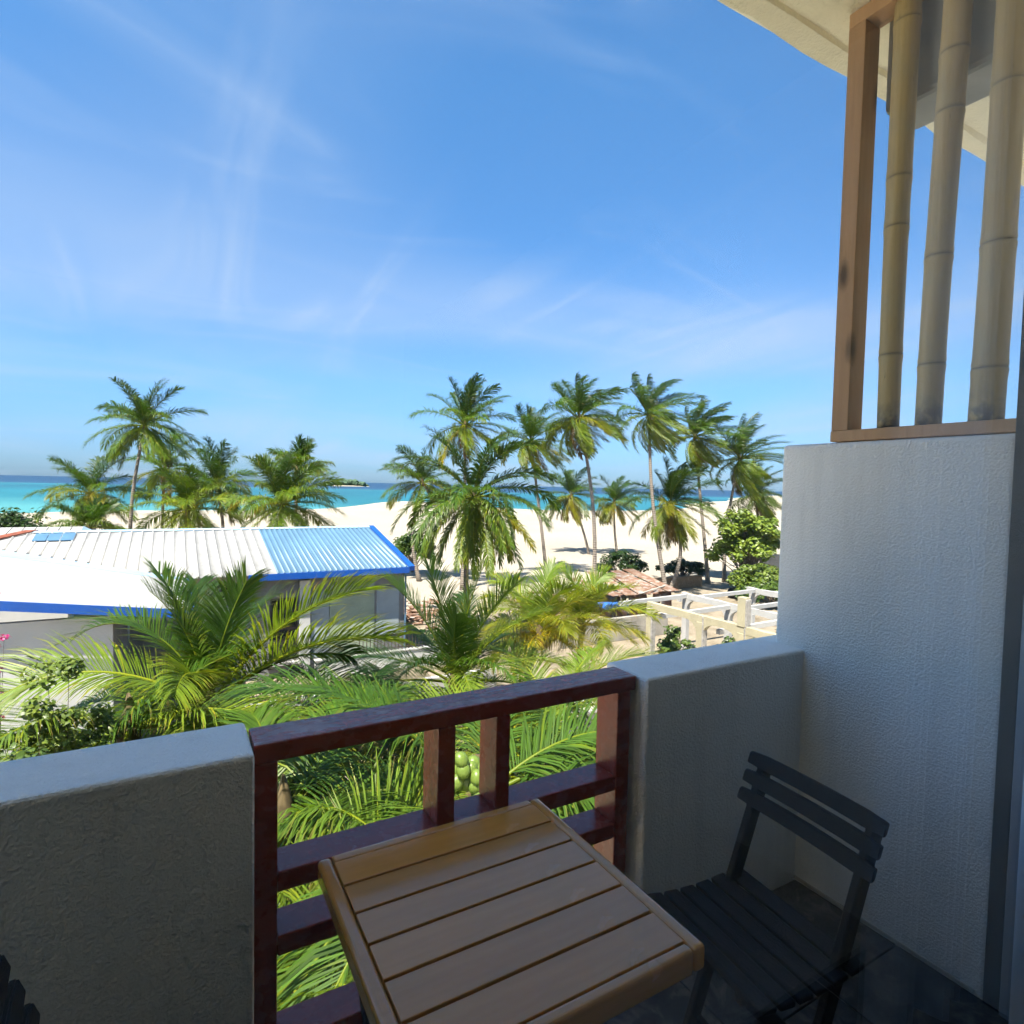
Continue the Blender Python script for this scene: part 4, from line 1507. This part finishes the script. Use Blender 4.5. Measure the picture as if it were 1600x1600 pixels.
palm('garden palm with broad light fronds at the right end of the railing', (5.5, 7.6), (5.4, 7.4, 2.3), 2.4, 14, 37, 0.02, npair=95, leaflen=0.95, width=0.026, a_hi=60, a_lo=-10, young=GREEN, mid=GREEN_L, old=GREEN_L,
     dead=0, trunk_r=0.14, droop=(.9, 1.5), limp=.7, group=G2, mess=.5)


palm('low garden palm with fronds spreading left above the left parapet', (-0.5, 9.7), (-0.54, 9.5, 4.05), 2.5, 8, 41, 0.0, npair=95, leaflen=0.85, width=0.024, a_hi=60, a_lo=-15, young=GREEN, mid=GREEN_L, old=GREEN,
     dead=0, trunk_r=0.14, droop=(.9, 1.4), limp=.4, group=G2, mess=.45)
palm('dark low garden palm between the arching palm and the steep palm', (2.6, 9.6), (2.57, 9.5, 3.45), 2.5, 12, 42, 0.0, npair=95, leaflen=0.8, width=0.024, a_hi=50, a_lo=-15, young=GREEN_D, mid=GREEN_D, old=GREEN,
     dead=0, trunk_r=0.14, droop=(.8, 1.3), limp=.5, group=G2, mess=.45)
palm('light green arching palm in front of the yellow palms', (6.1, 9.0), (6.0, 8.9, 3.25), 2.3, 9, 43, 0.0, npair=95, leaflen=0.75, width=0.023, a_hi=62, a_lo=0, young=GREEN_L, mid=GREEN_L, old=lerp(GREEN_L, YELLOW, .3),
     dead=0, trunk_r=0.13, droop=(.9, 1.4), limp=.4, group=G2, mess=.45)
palm('garden palm with hanging pale fronds behind the right end of the railing', (4.1, 6.4), (4.06, 6.2, 3.75), 2.3, 10, 44, 0.0, npair=95, leaflen=0.85, width=0.022, a_hi=45, a_lo=-40, young=GREEN_L, mid=GREEN_L, old=GREEN_L,
     dead=0, trunk_r=0.13, droop=(.9, 1.3), limp=.8, group=G2, mess=.5)
palm('garden palm with hanging fronds behind the left end of the railing', (1.0, 6.7), (1.0, 6.5, 3.9), 2.3, 13, 45, 0.0, npair=95, leaflen=0.9, width=0.022, a_hi=45, a_lo=-50, young=GREEN, mid=GREEN_L, old=GREEN,
     dead=0, trunk_r=0.13, droop=(.9, 1.3), limp=.9, group=G2, mess=.5)


# ---- leafy shrubs and broadleaf trees
def bush(name, label, cat, loc, size, n, leaf, col, seed, aspect=1.7, clumps=26, stems=6, trunk=0.05, spread=0.33, group=None, shell=0.55, col2=None, mat='bush_leaf', base_z=0.0):
    """leaf clumps gathered round branch ends inside an uneven volume; loc is the foot, size the half extents (x, y) and full height"""
    rng = np.random.default_rng(seed + 5000)
    root = empty(name, (loc[0], loc[1], loc[2] if len(loc) > 2 else 0))
    tag(root, label, cat, group)
    sx, sy, hz = size
    dirs = nrm(rng.normal(0, 1, (clumps, 3)))
    dirs[:, 2] = np.abs(dirs[:, 2]) * 1.1 - 0.35
    rr = rng.uniform(shell, 1.0, clumps)[:, None]
    cc = dirs * rr * np.array([sx, sy, hz * .5])
    cc[:, 2] += hz * .52 + base_z
    cs = rng.uniform(.6, 1.25, clumps) * spread * min(sx, hz * .6)
    # branches
    Vb, Tb, nb = [], [], 0
    for k in range(clumps):
        a = np.array([rng.normal(0, .04), rng.normal(0, .04), 0.0])
        mid_ = cc[k] * np.array([.35, .35, .55]) + rng.normal(0, .08, 3) * sx
        V, T = tube_arrays([a, mid_, cc[k]], [trunk, trunk * .6, trunk * .2], 5, False)
        Vb.append(V)
        Tb.append(T + nb)
        nb += len(V)
    link('branches' if cat != 'tree' else 'trunk', tri_mesh('branches', np.vstack(Vb), np.vstack(Tb), smooth=True), 'branch', root)
    which = rng.integers(0, clumps, n)
    off = rng.normal(0, 1, (n, 3))
    off = nrm(off) * (rng.random((n, 1)) ** .45)
    P = cc[which] + off * cs[which][:, None] * np.array([1, 1, .8])
    nn = nrm(off * .7 + np.array([0, 0, .9]) + rng.normal(0, .45, (n, 3)))
    ax = nrm(np.cross(nn, rng.normal(0, 1, (n, 3))))
    bx_ = np.cross(nn, ax)
    l = (leaf * rng.uniform(.65, 1.25, n))[:, None]
    w = l / aspect
    V = np.stack([P - ax * l * .5, P - ax * l * .05 + bx_ * w * .5 + nn * l * .08, P + ax * l * .5 - nn * l * .10, P - ax * l * .05 - bx_ * w * .5 + nn * l * .08,
                  P + ax * l * .30 + bx_ * w * .36, P + ax * l * .30 - bx_ * w * .36], 1)
    T = np.array([(0, 1, 3), (1, 4, 3), (4, 5, 3), (4, 2, 5)])
    T = (T[None] + (np.arange(n) * 6)[:, None, None]).reshape(-1, 3)
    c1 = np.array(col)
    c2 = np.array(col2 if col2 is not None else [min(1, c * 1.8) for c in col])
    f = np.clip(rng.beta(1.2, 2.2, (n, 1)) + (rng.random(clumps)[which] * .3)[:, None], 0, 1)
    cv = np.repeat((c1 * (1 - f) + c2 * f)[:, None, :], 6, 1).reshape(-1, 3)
    link('foliage' if cat != 'tree' else 'crown', tri_mesh('foliage', V.reshape(-1, 3), T, cv), mat, root)
    return root


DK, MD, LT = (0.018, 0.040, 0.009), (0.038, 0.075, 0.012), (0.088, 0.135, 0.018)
bush('round_bush', 'dark round bush on the sand beside the tall centre palm', 'bush', (32.0, 37.6), (2.2, 1.9, 2.5), 5200, 0.20, DK, 1, clumps=34, col2=MD)
bush('sea_grape_tree', 'leafy light green tree next to the tall side wall', 'tree', (37.6, 29.8), (3.1, 2.6, 6.9), 8000, 0.27, (0.058, 0.105, 0.016), 2, 1.2, 64, trunk=.06, spread=.20, shell=.30, col2=(0.22, 0.29, 0.035))
bush('low_bush', 'low light green bush under the leafy tree by the pergola', 'bush', (33.5, 24.5), (3.4, 1.5, 1.9), 4200, 0.22, MD, 3, 1.3, 30, col2=LT)
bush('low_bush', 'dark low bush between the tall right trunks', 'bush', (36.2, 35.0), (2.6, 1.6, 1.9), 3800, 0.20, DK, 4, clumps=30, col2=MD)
bush('round_bush', 'light green bush on the sand behind the right end of the roof', 'bush', (17.6, 47.5), (1.9, 1.6, 3.6), 4200, 0.24, MD, 5, 1.3, 30, col2=LT)
bush('sea_bush', 'dense dark green bush at the left edge in front of the sea', 'bush', (-11.6, 60), (3.4, 2.4, 5.0), 6500, 0.26, DK, 6, 1.3, 44, col2=MD)
bush('weed_bush', 'leafy weed growing between the first two pergola posts', 'bush', (17.6, 17.2), (0.9, 0.8, 2.1), 1500, 0.16, MD, 7, 1.5, 18, col2=LT)
bush('weed_bush', 'leafy weed growing behind the second pergola post', 'bush', (19.0, 15.6), (1.3, 0.9, 1.9), 1800, 0.16, MD, 8, 1.5, 20, col2=LT)
bush('weed_bush', 'green bush inside the right end of the pergola', 'bush', (23.0, 15.6), (1.2, 1.0, 2.4), 1800, 0.16, DK, 9, 1.5, 20, col2=LT)
bush('garden_shrub', 'bright green shrub behind the right post of the railing', 'shrub', (7.4, 9.4), (1.0, 0.8, 2.9), 4200, 0.10, MD, 10, 1.6, 34, col2=(0.12, 0.18, 0.02))
bush('garden_shrub', 'leafy shrub with upright twigs above the left parapet', 'shrub', (-1.25, 8.6), (0.95, 0.7, 6.3), 14000, 0.085, MD, 11, 2.2, 80, trunk=.014, spread=.22, shell=.3, col2=(0.17, 0.22, 0.026))
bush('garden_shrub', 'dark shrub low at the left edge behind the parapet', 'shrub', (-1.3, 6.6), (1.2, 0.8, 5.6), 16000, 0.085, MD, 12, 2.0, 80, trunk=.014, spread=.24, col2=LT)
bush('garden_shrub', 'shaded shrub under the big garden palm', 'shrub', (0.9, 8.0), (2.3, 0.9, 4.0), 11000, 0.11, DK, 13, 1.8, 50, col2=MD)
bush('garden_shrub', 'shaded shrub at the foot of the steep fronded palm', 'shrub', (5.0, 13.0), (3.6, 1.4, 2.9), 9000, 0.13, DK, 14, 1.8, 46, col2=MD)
bush('garden_shrub', 'green shrub below the yellow garden palms', 'shrub', (10.6, 12.2), (1.6, 1.0, 2.3), 4200, 0.12, MD, 15, 1.6, 40, col2=(0.12, 0.18, 0.02))
bush('sea_grape_tree', 'second leafy tree half hidden by the tall side wall', 'tree', (42.6, 33.4), (3.0, 2.4, 6.2), 7000, 0.27, (0.05, 0.09, 0.014), 21, 1.2, 60, trunk=.06, spread=.20, shell=.35, col2=(0.15, 0.205, 0.026))
bush('low_bush', 'broad green bush at the foot of the leafy tree beside the white far beam', 'bush', (35.6, 27.2), (2.6, 1.8, 2.6), 4200, 0.24, MD, 22, 1.3, 34, col2=(0.15, 0.205, 0.026))
bush('low_bush', 'small green bush behind the rusty shack', 'bush', (27.6, 31.6), (1.4, 1.2, 1.3), 2200, 0.2, MD, 23, 1.4, 22, col2=LT)
bush('bougainvillea', 'pink flowering bougainvillea at the left edge beside the roof', 'shrub', (-3.05, 15.0), (0.22, 0.25, 6.35), 260, 0.075, (0.40, 0.03, 0.16), 16, 1.2, 14, trunk=.018, spread=.5, shell=.2, col2=(0.62, 0.08, 0.30))
